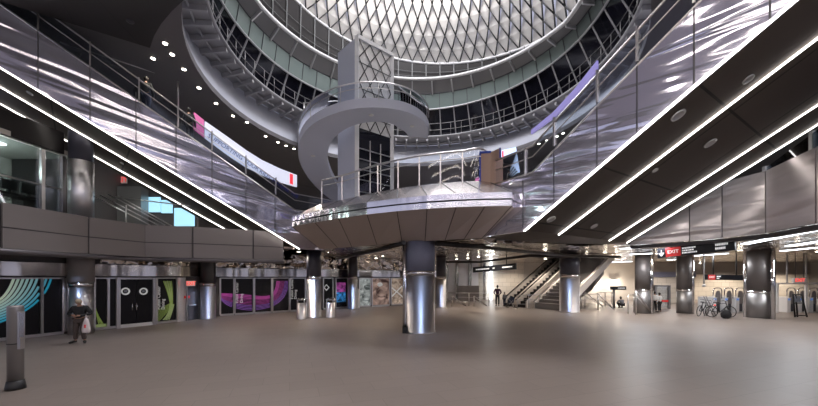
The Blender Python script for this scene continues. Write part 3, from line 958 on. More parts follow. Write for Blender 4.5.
ri, ro = 2.25, 3.9; bi = []; bo = []; ti = []; to = []; cl_ = []
K_ = 70
for k in range(K_ + 1):
    a = -12 + 282 * k / K_; th = math.radians(a); z = sum(zsp(a + d) for d in (-9, -4, 0, 4, 9)) / 5 + CZ
    cx_, sy_ = math.cos(th), -math.sin(th)
    taper = min(1, 0.45 + (a + 12) / 60.0); r1 = ri + (ro - ri) * (1 - taper) * 0.5 if a < 20 else ri
    bi.append(Vector((-2.7 + r1 * cx_, 20.3 + r1 * sy_, z))); bo.append(Vector((-2.7 + ro * cx_, 20.3 + ro * sy_, z)))
    cl_.append((a, z))
ti = [p + Vector((0, 0, 0.35)) for p in bi]; to = [p + Vector((0, 0, 0.35)) for p in bo]
b = MB(); b.loft(bi, bo); b.loft(ti, to); b.loft(bi, ti); b.add([bi[0], bo[0], to[0], ti[0]], [(0, 1, 2, 3)]); b.add([bi[-1], bo[-1], to[-1], ti[-1]], [(0, 1, 2, 3)])
b.build('soffit', M['light_paint'], sp)
b = MB(); b.loft([p + (p - q).normalized() * 0.015 - Vector((0, 0, 0.03)) for p, q in zip(bo, bi)], [p + (p - q).normalized() * 0.015 + Vector((0, 0, 0.1)) for p, q in zip(to, ti)])
b.build('outer_stringer', M['light_paint'], sp)
b = MB(); b.loft([p for p in to], [p + Vector((0, 0, 0.85)) for p in to]); b.build('glass_balustrade', M['clear_glass'], sp)
for dz, r in ((0.9, 0.035), (0.6, 0.02)):
    MB().tube([p + Vector((0, 0, dz)) for p in to], r, 8).build('handrail', M['steel_rail'], sp)
b = MB()
for k in range(0, K_ + 1, 7): b.tube([to[k], to[k] + Vector((0, 0, 0.9))], 0.02, 6)
b.build('balusters', M['steel_rail'], sp)
for k in (22, 44, 8):
    p = (bi[k] + bo[k]) / 2; MB().lathe(p - Vector((0, 0, 0.02)), [(0.13, 0.02), (0.13, 0), (0.09, -0.01)], 16).build('soffit_lamp', M['white_paint'], sp)
# bridge from the tower landing to the gallery ring
br = thing('gallery_bridge', 'small railed bridge between the ring walkway and the lift tower', 'bridge', (-5.5, 21, 14))
z_ = 11.3
pA = P(304, 118, 24); pB = P(338, 118, 24)
MB().prism([P(303, 118, 23.5), P(340, 118, 23.5), P(340, 119, 27), P(300, 119, 27)], (0, 0, -0.3)).build('deck', M['walk_metal'], br)
b = MB()
for yy in (103, 110): b.tube([P(303, yy, 23.6), P(340, yy - 2, 23.6)], 0.04, 6)
for xx in (304, 321, 338): b.tube([P(xx, 119, 23.6), P(xx, 103, 23.6)], 0.05, 6)
b.build('railing', M['steel_rail'], br)

# ------------------------------------------------------------------ columns
mat('glow_blue', (0.3, 0.5, 1), 0.4, emit=(0.35, 0.6, 1.0), es=3)


def column(px, Y, dia, label, ztop=4.22, steel=2.62, paint='column_dark', conduit=False, whole=None, group=None):
    X = (px - HX) / F * Y; r = dia / 2
    c = thing('round_column', label, 'column', (X, Y, 0), group)
    if whole:
        MB().lathe((X, Y, 0), [(r, 0), (r, 1.55)], 40).build('steel_jacket', M['steel_dark'], c)
        MB().lathe((X, Y, 0), [(r * 1.01, 1.55), (r * 1.01, 1.68)], 40).build('steel_collar', M['steel_smooth'], c)
        MB().lathe((X, Y, 0), [(r, 1.68), (r, ztop)], 40).build('shaft', M['bronze_column'], c)
    else:
        MB().lathe((X, Y, 0), [(r * 1.03, 0), (r * 1.03, 0.06), (r, 0.06), (r, steel - 0.2)], 48).build('steel_jacket', M['steel'], c)
        MB().lathe((X, Y, 0), [(r * 1.015, steel - 0.2), (r * 1.015, steel)], 48).build('steel_collar', M['steel_smooth'], c)
        MB().lathe((X, Y, 0), [(r * 0.99, steel), (r * 0.99, ztop)], 48).build('shaft', M[paint], c)
    if conduit:
        x2 = X - r - 0.06; MB().tube([(x2, Y - r * 0.45, 0.0), (x2, Y - r * 0.45, ztop)], 0.09, 12).build('downpipe', M['steel_smooth'], c)
        MB().box((x2, Y - r * 0.45, 0.15), (0.2, 0.2, 0.3)).build('pipe_foot', M['rubber'], c)
    return c


column(420.5, 15.3, 1.34, 'tall blue-grey and steel column carrying the central platform', 4.16, 2.82, 'column_paint', True)
column(314, 21.1, 0.92, 'dark-topped steel column between the two litter bins', 4.22)
column(353, 26.6, 0.74, 'slim steel column beside the wall-mounted purple poster')
column(208, 20.3, 0.84, 'steel column between the grey exit door and purple arc windows', 4.2, 2.2, 'dark_metal')
column(441, 27.9, 0.85, 'steel column just past the central column, by the stair rails')
column(569.5, 24.3, 1.36, 'thick navy-topped steel column before the far staircase', 4.22, 2.75)
column(644, 23.6, 1.1, 'dark bronze column beside the couple in white shirts', 4.22, whole=True)
column(685, 23.6, 1.0, 'dark bronze column between the couple and the parked bicycles', 4.22, whole=True)
column(760, 20.9, 1.34, 'broad dark bronze column in front of the turnstile row', 4.22, whole=True)
# side pipes on bronze columns
for px, Y in ((651.5, 22.9), (693, 22.9), (773, 20.0), (745.5, 21.2)):
    p = P(px, 300, Y)
    tag(MB().tube([(p.x, Y, 0), (p.x, Y, 4.2)], 0.11 if px > 700 else 0.07, 12).build('steel_pipe', M['steel_smooth']), {651.5: 'thin upright steel pipe against the column by the couple', 693: 'thin upright steel pipe against the column near the bicycles', 773: 'upright steel pipe just past the broad bronze column', 745.5: 'free-standing steel pipe just before the broad bronze column'}[px], 'pipe')
# big column at far left passes the balcony slab
cl = thing('round_column', 'wide steel column behind the man with the plastic bag', 'column', (-15.75, 15.6, 0))
X, Y = -15.75, 15.6
X = (81 - HX) / F * 14.9; Y = 14.9; WORLD[cl.name] = Vector((X, Y, 0)); cl.location = (X, Y, 0)
MB().lathe((X, Y, 0), [(0.42, 0), (0.42, 2.1)], 48).build('steel_jacket', M['steel'], cl)
MB().lathe((X, Y, 0), [(0.43, 2.1), (0.43, 2.3)], 48).build('steel_collar', M['steel_smooth'], cl)
MB().lathe((X, Y, 0), [(0.46, 2.3), (0.46, 4.22)], 48).build('shaft', M['fascia'], cl)
MB().lathe((X, Y, 0), [(0.44, 4.9), (0.44, 7.75)], 48).build('upper_jacket', M['steel'], cl)
MB().lathe((X, Y, 0), [(0.42, 7.75), (0.42, 10.2)], 48).build('upper_shaft', M['column_dark'], cl)
# blue spots without fixtures, added to put a blue glow on the columns
for px, py, Y in ((314, 281, 20.5), (442, 287, 27.2), (569, 281, 23.4), (353, 287, 26), (422, 279, 14.2), (74, 281, 14.2), (209, 288, 19.6)):
    p = P(px, py, Y); light('column_fill', 'SPOT', (p.x, p.y - 0.12, p.z + 0.3), 10 if px == 74 else 28, (0.45, 0.62, 1.0), 0.05, spot=2.2, rot=(math.radians(20), 0, 0))

# ------------------------------------------------------------------ storefront line on the left
def seg(a, b):
    a = Vector(a); b = Vector(b); d = (b - a).normalized(); return a, b, d, Vector((d.y, -d.x))


def sf_point(px, off=0.08):
    """point on the storefront line seen at column px"""
    k = (px - HX) / F
    for a, b in zip(SF[:-1], SF[1:]):
        # X = k Y
        dx = b[0] - a[0]; dy = b[1] - a[1]; den = dx - k * dy
        if abs(den) < 1e-9: continue
        t = (k * a[1] - a[0]) / den
        if -0.001 <= t <= 1.001:
            d = Vector((dx, dy)).normalized(); n = Vector((d.y, -d.x))
            return Vector((a[0] + dx * t, a[1] + dy * t)) + n * off, d, n
    return Vector((a[0], a[1])), Vector((1, 0)), Vector((0, -1))


# header: polished steel bulkhead over the shopfronts
hd = thing('steel_bulkhead', 'polished steel bulkhead running above the black shopfronts', 'bulkhead', (-12, 18, 2.6))
hp = smooth_pl(SF, 5)
off = []
for i in range(len(hp)):
    a = Vector(hp[max(i - 1, 0)]); c = Vector(hp[min(i + 1, len(hp) - 1)]); d = (c - a).normalized(); off.append(Vector((hp[i][0] + d.y * 0.35, hp[i][1] - d.x * 0.35)))
lo = [Vector((p.x, p.y, 2.58)) for p in off]; hi = [Vector((p.x + 0.0, p.y, 3.15)) for p in off]; back = [Vector((p[0], p[1], 2.58)) for p in hp]; backh = [Vector((p[0], p[1], 3.15)) for p in hp]
mat('bulkhead_steel', (0.60, 0.56, 0.53), 0.16, 1.0); add_bump(M['bulkhead_steel'], 0.7, (1, 1, 0.2), 0.5, 0.3, 2)
b = MB(); b.loft(lo, hi); b.loft(back, lo); b.loft(hi, backh); b.build('steel_face', M['bulkhead_steel'], hd)
b = MB(); b.tube([p + Vector((0, 0, -0.02)) for p in lo], 0.04, 6); b.build('bottom_trim', M['fascia_dark'], hd)


def shop_panel(name, x0, x1, label, cat='shop window', m='black_panel', zb=0.12, zt_=2.5, group=None, frame=True):
    a, d, n = sf_point(x0); c, d2, n2 = sf_point(x1)
    dd = (c - a).normalized(); nn = Vector((dd.y, -dd.x))
    root = thing(name, label, cat, (a.x, a.y, 0), group)
    MB().wall([tuple(a), tuple(c)], zb, zt_, 0.06).build('panel', M[m], root)
    if frame:
        b = MB()
        for q in (a, c): b.box((q.x + nn.x * 0.04, q.y + nn.y * 0.04, (zb + zt_) / 2), (0.09, 0.09, zt_ - zb), math.atan2(dd.y, dd.x))
        b.bar(Vector((a.x, a.y, 0.08)) + Vector((nn.x, nn.y, 0)) * 0.04, Vector((c.x, c.y, 0.08)) + Vector((nn.x, nn.y, 0)) * 0.04, 0.1, 0.12)
        b.bar(Vector((a.x, a.y, zt_)) + Vector((nn.x, nn.y, 0)) * 0.04, Vector((c.x, c.y, zt_)) + Vector((nn.x, nn.y, 0)) * 0.04, 0.1, 0.08)
        b.build('frame', M['steel_rail'], root)
    return root, a, c, dd, nn


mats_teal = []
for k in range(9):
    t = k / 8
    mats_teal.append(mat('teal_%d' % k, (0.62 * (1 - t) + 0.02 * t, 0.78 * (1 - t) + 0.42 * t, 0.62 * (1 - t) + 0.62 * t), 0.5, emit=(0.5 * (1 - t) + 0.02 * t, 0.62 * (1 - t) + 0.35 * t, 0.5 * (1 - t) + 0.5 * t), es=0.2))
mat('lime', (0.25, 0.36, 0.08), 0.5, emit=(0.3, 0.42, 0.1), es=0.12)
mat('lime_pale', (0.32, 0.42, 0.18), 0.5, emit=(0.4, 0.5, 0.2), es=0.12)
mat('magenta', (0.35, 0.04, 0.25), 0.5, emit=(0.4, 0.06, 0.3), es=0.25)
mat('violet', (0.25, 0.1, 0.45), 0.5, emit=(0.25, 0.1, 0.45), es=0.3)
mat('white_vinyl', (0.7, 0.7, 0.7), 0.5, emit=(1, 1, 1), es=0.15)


def on_plane(a, dd, nn, px, py, lift=0.02):
    return PL(px, py, (a.x + nn.x * lift, a.y + nn.y * lift, 1), (nn.x, nn.y, 0))


def stripe(root, a, dd, nn, pix, w, m, name='art_stripe', lift=0.015):
    pts = [on_plane(a, dd, nn, x, y, lift) for x, y in pix]
    b = MB(); up_ = Vector((nn.x, nn.y, 0))
    vs = []; N_ = len(pts)
    for i, p in enumerate(pts):
        t = pts[min(i + 1, N_ - 1)] - pts[max(i - 1, 0)]; t.normalize(); s_ = t.cross(up_).normalized() * (w[i] if isinstance(w, list) else w) / 2
        vs += [p + s_, p - s_]
    b.add(vs, [(2 * i, 2 * i + 1, 2 * i + 3, 2 * i + 2) for i in range(N_ - 1)])
    return b.build(name, m, root)


# two teal windows: one big panel split by a mullion
w1, a1, c1, d1, n1 = shop_panel('shop_window', -14, 40.5, 'black shop window with teal curving stripes behind the tall bollard')
w2, a2, c2, d2, n2 = shop_panel('shop_window', 40.5, 62, 'black shop window where the teal stripes end near the top corner')


def bez(p0, p1, p2, n=14):
    return [((1 - t) ** 2 * p0[0] + 2 * t * (1 - t) * p1[0] + t * t * p2[0], (1 - t) ** 2 * p0[1] + 2 * t * (1 - t) * p1[1] + t * t * p2[1]) for t in [i / n for i in range(n + 1)]]


for k in range(9):
    t = k / 8
    cv = bez((14.5 + 37 * t, 276.5), (6 + 38 * t, 302 + 8 * t), (-10, 303 + 22 * t), 18)
    left = [p for p in cv if -10 <= p[0] <= 39.5]; right = [p for p in cv if p[0] >= 41.5]
    wd_ = 0.085 - 0.01 * t
    if len(left) > 1: stripe(w1, a1, d1, n1, left, wd_, mats_teal[k])
    if len(right) > 1: stripe(w2, a2, d2, n2, right, wd_, mats_teal[k])
w3, a3, c3, d3, n3 = shop_panel('shop_window', 63.5, 68, 'narrow bluish steel pier strip beside the wide column', 'pier', 'steel', frame=False)
w4, a4, c4, d4, n4 = shop_panel('shop_window', 93, 107, 'black window with slanting lime stripes beside the man')
for k in range(4):
    stripe(w4, a4, d4, n4, [(93.5 + k * 0.8, 300 + k * 4), (99 + k * 1.6, 325)], 0.035, M['lime'])
stripe(w4, a4, d4, n4, [(93.5, 326.3), (106.5, 325)], 0.14, M['lime_pale'])
shop_panel('shop_window', 107.5, 116, 'narrow plain black window left of the round-handled double doors')
# double doors
dr_, ad, cd, dd_, nd_ = shop_panel('double_door', 117, 152.5, 'black double doors with white ring emblems and paired handles', 'door', frame=False)
b = MB()
for q in (ad, cd): b.box((q.x + nd_.x * 0.08, q.y + nd_.y * 0.08, 1.28), (0.14, 0.16, 2.56), math.atan2(dd_.y, dd_.x))
b.bar(Vector((ad.x, ad.y, 2.5)) + Vector((nd_.x, nd_.y, 0)) * 0.08, Vector((cd.x, cd.y, 2.5)) + Vector((nd_.x, nd_.y, 0)) * 0.08, 0.16, 0.14); b.build('door_frame', M['steel_rail'], dr_)
wd2 = (cd - ad).length
for s_ in (0, 1):
    p0 = ad + dd_ * (wd2 * (0.03 + 0.48 * s_)); p1 = ad + dd_ * (wd2 * (0.49 + 0.48 * s_))
    leaf = MB().wall([tuple(p0 + nd_ * 0.06), tuple(p1 + nd_ * 0.06)], 0.16, 2.42, 0.05).build('door_leaf', M['black_panel'], dr_)
    x = 128.5 if s_ == 0 else 143.5; p = on_plane(ad, dd_, nd_, (125.5, 143.5)[s_], 291.3, 0.12)
    rg = []; rr = 0.15
    for k in range(24):
        t = 2 * PI * k / 24; rg.append(p + Vector((dd_.x, dd_.y, 0)) * rr * math.cos(t) + Vector((0, 0, rr * math.sin(t))))
    MB().tube(rg, 0.04, 6, True).build('ring_emblem', M['white_vinyl'], leaf)
    MB().box(p, (0.12, 0.02, 0.12), math.atan2(dd_.y, dd_.x)).build('emblem_centre', M['cloth_grey'], leaf)
    hx = (133.2, 137.5)[s_]; pts = [on_plane(ad, dd_, nd_, hx - 0.8 + 1.6 * 0, y, l_) for y, l_ in ((303.5, 0.08), (303.5, 0.17), (310, 0.17), (310, 0.08))]
    MB().tube(pts, 0.03, 6).build('pull_handle', M['steel_smooth'], leaf)
kb = on_plane(ad, dd_, nd_, 117, 330, 0.1)
MB().wall([tuple(ad + nd_ * 0.1), tuple(cd + nd_ * 0.1)], 0.0, 0.17, 0.03).build('kick_plate', M['white_paint'], dr_)
# lime poster window
w5, a5, c5, d5, n5 = shop_panel('shop_window', 155.5, 175.5, 'black window with pale green swoosh and dining centre lettering')
for k in range(7):
    stripe(w5, a5, d5, n5, bez((163.5 + k * 1.3, 281), (169 + k * 0.7, 295), (170.5 + 0.3 * k, 305), 8), 0.04, M['lime_pale' if k % 2 else 'lime'])
for k in range(9):
    stripe(w5, a5, d5, n5, [(170.5 + 0.2 * k, 303 + k * 0.5), (157, 311 + k * 1.5)], 0.022, M['lime'])
for k in range(5):
    stripe(w5, a5, d5, n5, bez((170 + k, 304), (170 + k * 0.5, 313), (163 + k * 1.5, 320), 6), 0.045, M['lime_pale'])
p = on_plane(a5, d5, n5, 158.8, 309.5, 0.02); text_on('Fulton Center', p, (0, 0, 1), -Vector((d5.x, d5.y, 0)), 0.22, M['white_vinyl'], w5)
p = on_plane(a5, d5, n5, 163.2, 309.5, 0.02); text_on('Dining', p, (0, 0, 1), -Vector((d5.x, d5.y, 0)), 0.22, M['white_vinyl'], w5)
# steel pier & exit door
w6, *_r = shop_panel('wall_pier', 177, 184.5, 'plain steel pier beside the grey exit door', 'pier', 'steel', 0, 2.55, frame=False)
ed, ae, ce, de, ne = shop_panel('exit_door', 185, 197.5, 'grey steel exit door with red notice and exit sign above', 'door', 'dark_metal', 0, 2.1, frame=False)
b = MB()
for q in (ae, ce): b.box((q.x + ne.x * 0.04, q.y + ne.y * 0.04, 1.1), (0.08, 0.1, 2.2), math.atan2(de.y, de.x))
b.build('door_frame', M['steel_dark'], ed)
p = on_plane(ae, de, ne, 187, 297, 0.03); MB().box(p, (0.36, 0.02, 0.14), math.atan2(de.y, de.x)).build('red_notice', M['sign_red'], ed)
p = on_plane(ae, de, ne, 192.5, 305, 0.06); MB().box(p, (0.5, 0.05, 0.06), math.atan2(de.y, de.x)).build('push_bar', M['steel_smooth'], ed)


def exit_sign(label, p, xd, w, h, s=None):
    root = thing('exit_sign', label, 'exit sign', p)
    x = Vector(xd).normalized(); nn = Vector((x.y, -x.x, 0))
    rz = math.atan2(x.y, x.x)
    MB().box(p, (w, 0.08, h), rz).build('sign_box', M['white_paint'], root)
    text_on('EXIT', Vector(p) + nn * 0.046, x, (0, 0, 1), h * 1.05, M['exit_red'], root, align='CENTER')
    return root


p = on_plane(ae, de, ne, 190.5, 283.5, 0.25); exit_sign('small red exit sign over the grey steel door', p, (de.x, de.y, 0), 0.55, 0.3)
# purple arcs
xs = [219.5, 234, 253.5, 271.5, 289, 305]
labs = ['first purple arc window, next to the steel column', 'purple arc window with vertical dining centre lettering', 'purple arc window filled by the middle of the arc', 'purple arc window where the violet lines curve up to the top', 'black window with only white vertical lettering behind the litter bin']
pw = []
for k in range(5):
    pw.append(shop_panel('shop_window', xs[k] + 0.5, xs[k + 1] - 0.3, labs[k]))
OUT = [(289, 281), (287, 290), (283, 298), (276, 304), (266, 308), (250, 310), (236, 308), (226, 304), (219.5, 298)]
INN = [(277, 281), (276, 287), (274, 292), (270, 295.5), (262, 296.5), (250, 295.5), (238, 294.5), (228, 294), (219.5, 293.5)]
OUT = smooth_pl(OUT, 8); INN = smooth_pl(INN, 8)
for r_ in range(11):
    f_ = r_ / 10
    pts = [(o_[0] + (i_[0] - o_[0]) * f_, o_[1] + (i_[1] - o_[1]) * f_) for o_, i_ in zip(OUT, INN)]
    for (rt, a_, c_, dq, nq), x0, x1 in zip(pw, xs[:-1], xs[1:]):
        run = [q for q in pts if x0 + 1 <= q[0] <= x1 - 1 and 280.5 < q[1] < 313]
        if len(run) > 1: stripe(rt, a_, dq, nq, run, 0.028 if r_ < 8 else 0.06, M['violet' if r_ < 4 else 'magenta'])
rt, a_, c_, dq, nq = pw[1]
for x, s_ in ((237, 'Fulton Center'), (241.5, 'Dining')):
    text_on(s_, on_plane(a_, dq, nq, x, 303, 0.03), (0, 0, 1), -Vector((dq.x, dq.y, 0)), 0.24, M['white_vinyl'], rt)
rt, a_, c_, dq, nq = pw[4]
for x, s_ in ((292, 'Fulton Center'), (295.5, 'Dining')):
    text_on(s_, on_plane(a_, dq, nq, x, 299, 0.03), (0, 0, 1), -Vector((dq.x, dq.y, 0)), 0.26, M['white_vinyl'], rt)
# windows between the columns
rt, a_, c_, dq, nq = shop_panel('shop_window', 322.5, 332, 'black panel with a small white diamond mark above the bin')
p = on_plane(a_, dq, nq, 326.5, 287.5, 0.03)
MB().tube([p + Vector((dq.x, dq.y, 0)) * 0.22 * math.cos(t * PI / 2) + Vector((0, 0, 0.22 * math.sin(t * PI / 2))) for t in range(4)], 0.05, 6, True).build('diamond_mark', M['white_vinyl'], rt)
mat('poster_purple', (0.2, 0.05, 0.2), 0.4, emit=(0.3, 0.05, 0.3), es=0.4)
nt, N, L, bs = nodes(M['poster_purple'])


def poster_mat(name, ramp, scale, es=0.5, detail=5):
    m = mat(name, (0.1, 0.1, 0.1), 0.4); nt, N, L, bs = nodes(m)
    tc = N.new('ShaderNodeTexCoord'); n = N.new('ShaderNodeTexNoise'); n.inputs['Scale'].default_value = scale; n.inputs['Detail'].default_value = detail; n.inputs['Distortion'].default_value = 1.2
    r = N.new('ShaderNodeValToRGB'); r.color_ramp.elements[0].position = 0.35; r.color_ramp.elements[1].position = 0.7
    r.color_ramp.elements[0].color = (*ramp[0], 1); r.color_ramp.elements[1].color = (*ramp[1], 1)
    L.new(tc.outputs['Object'], n.inputs['Vector']); L.new(n.outputs['Fac'], r.inputs[0]); L.new(r.outputs[0], bs.inputs['Base Color'])
    L.new(r.outputs[0], bs.inputs['Emission Color']); bs.inputs['Emission Strength'].default_value = es
    return m


poster_mat('poster_magenta', ((0.06, 0.01, 0.06), (0.45, 0.08, 0.35)), 3)
poster_mat('poster_blue', ((0.0, 0.01, 0.03), (0.05, 0.3, 0.7)), 4)
poster_mat('poster_brown', ((0.03, 0.012, 0.01), (0.5, 0.36, 0.3)), 1.1)
poster_mat('poster_rock', ((0.12, 0.08, 0.06), (0.55, 0.45, 0.36)), 2.2)
poster_mat('shop_inside', ((0.04, 0.05, 0.05), (0.5, 0.55, 0.55)), 1.6)
rt, a_, c_, dq, nq = shop_panel('poster_window', 335, 347, 'tall poster of magenta haze over blue lights beside a slim column', 'poster')
stripe(rt, a_, dq, nq, [(341, 282.5), (341, 292)], 0.85, M['poster_magenta'], 'picture_top')
stripe(rt, a_, dq, nq, [(341, 292), (341, 302)], 0.85, M['poster_blue'], 'picture_bottom')
shop_panel('shop_window', 358.5, 370, 'clear glass shop window with pale goods just past the slim column', m='shop_inside')
rt, a_, c_, dq, nq = shop_panel('poster_window', 371.5, 389, 'large brown food poster with a pale oval emblem and white base', 'poster', 'poster_brown')
p = on_plane(a_, dq, nq, 380, 284.5, 0.04)
MB().tube([p + Vector((dq.x, dq.y, 0)) * 0.14 * math.cos(t) + Vector((0, 0, 0.07 * math.sin(t))) for t in [2 * PI * k / 20 for k in range(20)]], 0.12, 6, True).build('oval_emblem', M['white_vinyl'], rt)
stripe(rt, a_, dq, nq, [(371.8, 306.6), (388.5, 306)], 0.2, M['white_vinyl'], 'base_band', 0.06)
rt, a_, c_, dq, nq = shop_panel('poster_window', 390.5, 405, 'beige poster of crossing pale straps beside the central column', 'poster', 'poster_rock')
stripe(rt, a_, dq, nq, [(391, 287), (404, 298)], 0.12, M['white_vinyl']); stripe(rt, a_, dq, nq, [(391.5, 297), (402, 286)], 0.12, M['white_vinyl'])
# intercom pillar by slim column
p = PZ(357.5, 308.3, 0); tag(MB().box((p.x, p.y, 0.8), (0.32, 0.3, 1.6)).box((p.x, p.y - 0.16, 1.1), (0.2, 0.03, 0.3)).build('ticket_machine', M['white_paint']), 'small pale ticket machine standing by the slim steel column', 'machine')

# ------------------------------------------------------------------ upper left shop
us = thing('shop_window', 'lit street-level shop window above the balcony with dark desks inside', 'shop window', (-15.4, 12.5, 5.0))
UW = [(-15.9, 8.5), (-15.5, 12.5), (-15.35, 14.55)]
b = MB(); b.wall(UW, 5.0, 7.9, 0.03); b.build('glass', M['shop_glass'], us)
b = MB()
for px in (41, 62):
    k = (px - HX) / F; a = Vector(UW[1]); c = Vector(UW[2]); t = (k * a.y - a.x) / ((c.x - a.x) - k * (c.y - a.y)); q = a.lerp(c, t)
    b.box((q.x + 0.05, q.y, 6.45), (0.12, 0.14, 2.9))
b.tube([(x + 0.04, y, 6.4) for x, y in UW], 0.035, 6)
b.build('mullions', M['steel_rail'], us)
tag(MB().wall([(x + 0.15, y) for x, y in UW] + [(-15.45, 14.9)][:0], 7.95, 8.9, 0.2).build('shop_fascia_band', M['black_soffit']), 'dark glossy band above the lit street-level shop window', 'fascia band')
struct(MB().wall([(-18.6, 8), (-18.3, 15.2)], 4.9, 8.2, 0.2).build('wall_shop', M['pale_wall']))
struct(MB().prism([(-18.6, 8, 7.95), (-15.6, 8, 7.95), (-15.2, 15.1, 7.95), (-18.3, 15.1, 7.95)], (0, 0, 0.2)).build('ceiling_shop', M['pale_wall']))
p = PZ(8, 148, 7.9)
sl = tag(MB().box((-16.9, 13.2, 7.9), (1.2, 0.25, 0.06), 0.1).build('shop_tube_light', M['cool_light']), 'white tube light in the upper shop ceiling', 'ceiling light')
light('shop_fill', 'POINT', (-16.9, 12.4, 7.3), 200, (0.9, 1, 0.95), 0.3)
dk = thing('desk', 'dark desk with monitors seen through the street-level shop window', 'desk', (-16.6, 13.6, 4.9))
b = MB(); b.box((-16.6, 13.6, 5.95), (0.8, 2.2, 0.08)); b.box((-16.6, 12.7, 5.4), (0.6, 0.08, 1.05)); b.box((-16.6, 14.5, 5.4), (0.6, 0.08, 1.05)); b.build('desk_top', M['black'], dk)
for yy in (12.9, 13.6, 14.3): MB().box((-16.5, yy, 6.35), (0.08, 0.55, 0.4)).box((-16.5, yy, 6.08), (0.1, 0.1, 0.2)).build('monitor', M['black'], dk)
# exit sign, screens and stair rail past the column
exit_sign('red lit exit sign on the dark wall behind the escalator soffit', P(121, 180, 20.9), (1, 0, 0), 0.75, 0.42)
mat('screen_blue', (0.3, 0.5, 0.6), 0.3, emit=(0.40, 0.75, 0.95), es=0.8)
for (x0, y0, x1, y1, lb_) in ((148, 197, 160, 212, 'first lit blue shop screen past the stair rail'), (161, 200, 172, 213, 'middle lit blue shop screen'), (174, 208, 194, 226, 'largest lit blue shop screen, lowest by the soffit edge')):
    a = P(x0, y1, 21.2); c = P(x1, y0, 21.2)
    s_ = thing('wall_screen', lb_, 'screen', ((a.x + c.x) / 2, 21.25, a.z)); MB().box(((a.x + c.x) / 2, 21.25, (a.z + c.z) / 2), (c.x - a.x, 0.08, c.z - a.z)).build('display', M['screen_blue'], s_)
    MB().box(((a.x + c.x) / 2, 21.3, (a.z + c.z) / 2), (c.x - a.x + 0.12, 0.06, c.z - a.z + 0.12)).build('bezel', M['black'], s_)
tag(MB().box((-17.4, 20.8, 6.6), (1.5, 0.6, 3.2)).build('kiosk', M['steel_dark']), 'dark steel kiosk block behind the wide column', 'kiosk')
sr = thing('stair_rail', 'slanting steel stair rails beyond the balcony edge', 'railing', (-14, 17, 5.0))
for k, (x0, y0, x1, y1) in enumerate(((90, 194, 150, 225), (100, 195, 158, 225), (108, 194, 165, 225), (118, 196, 172, 226), (115, 197, 190, 206))):
    MB().tube([P(x0, y0, 17.6), P(x1, y1, 18.4)], 0.035, 6).build('rail', M['steel_rail'], sr)
for x, y in ((92, 195), (126, 205)):
    MB().tube([P(x, y, 17.7), P(x, 226, 17.7)], 0.04, 6).build('post', M['steel_rail'], sr)

# glass screen over the right fascia
gs = thing('glass_screen', 'glass screen with steel posts above the right rippled steel balcony', 'screen', (13, 12, 6.55))
fr3 = [(x - 0.0, y) for x, y in FR]
MB().wall(FR[3:], 6.55, [6.7, 7.1, 8.2], 0.03).build('glass', M['shop_glass'], gs)
for px in (764, 811):
    k = (px - HX) / F
    for a, c in zip(FR[:-1], FR[1:]):
        den = (c[0] - a[0]) - k * (c[1] - a[1]); t = (k * a[1] - a[0]) / den
        if 0 <= t <= 1:
            q = Vector(a).lerp(Vector(c), t); MB().box((q.x + 0.05, q.y, 6.65 if px < 800 else 6.85), (0.12, 0.12, 0.2 if px < 800 else 0.6)).build('post', M['pale_metal'], gs); break
ic = thing('service_counter', 'dark service counter glimpsed through the right glass screen', 'counter', (15.5, 13.5, 4.9))
MB().box((15.6, 13.8, 5.6), (0.8, 4.0, 1.4)).build('front', M['steel_dark'], ic); MB().box((15.6, 13.8, 6.34), (1.0, 4.2, 0.08)).build('worktop', M['pale_wall'], ic)
for yy in (12.3, 13.4, 14.5): MB().box((15.5, yy, 6.75), (0.12, 0.6, 0.45)).box((15.5, yy, 6.45), (0.1, 0.1, 0.2)).build('monitor', M['black'], ic)
light('counter_fill', 'POINT', (16, 13, 8.6), 60, (0.9, 0.95, 1), 0.3)

# ------------------------------------------------------------------ concourse lamps
def linear(px0, py0, px1, py1, z, label, power=60, w=0.22, m='cool_light', col=(0.93, 0.95, 1.0)):
    a = PZ(px0, py0, z); c = PZ(px1, py1, z); d = c - a; L = d.length
    root = thing('linear_light', label, 'ceiling light', (a + c) / 2)
    MB().bar(a + Vector((0, 0, 0.05)), c + Vector((0, 0, 0.05)), w * 1.25, 0.07).build('housing', M['pale_metal'], root)
    MB().bar(a, c, w, 0.03).build('tube', M[m], root)
    if z < 4.0:
        for f_ in (0.2, 0.8): q_ = a.lerp(c, f_); MB().tube([q_ + Vector((0, 0, 0.08)), (q_.x, q_.y, 4.22)], 0.02, 6).build('hanger', M['dark_metal'], root)
    l = light('linear_lamp', 'AREA', (a + c) / 2 - Vector((0, 0, 0.04)), power, col)
    l.data.shape = 'RECTANGLE'; l.data.size = L; l.data.size_y = w
    l.rotation_euler = (0, 0, math.atan2(d.y, d.x))
    return root


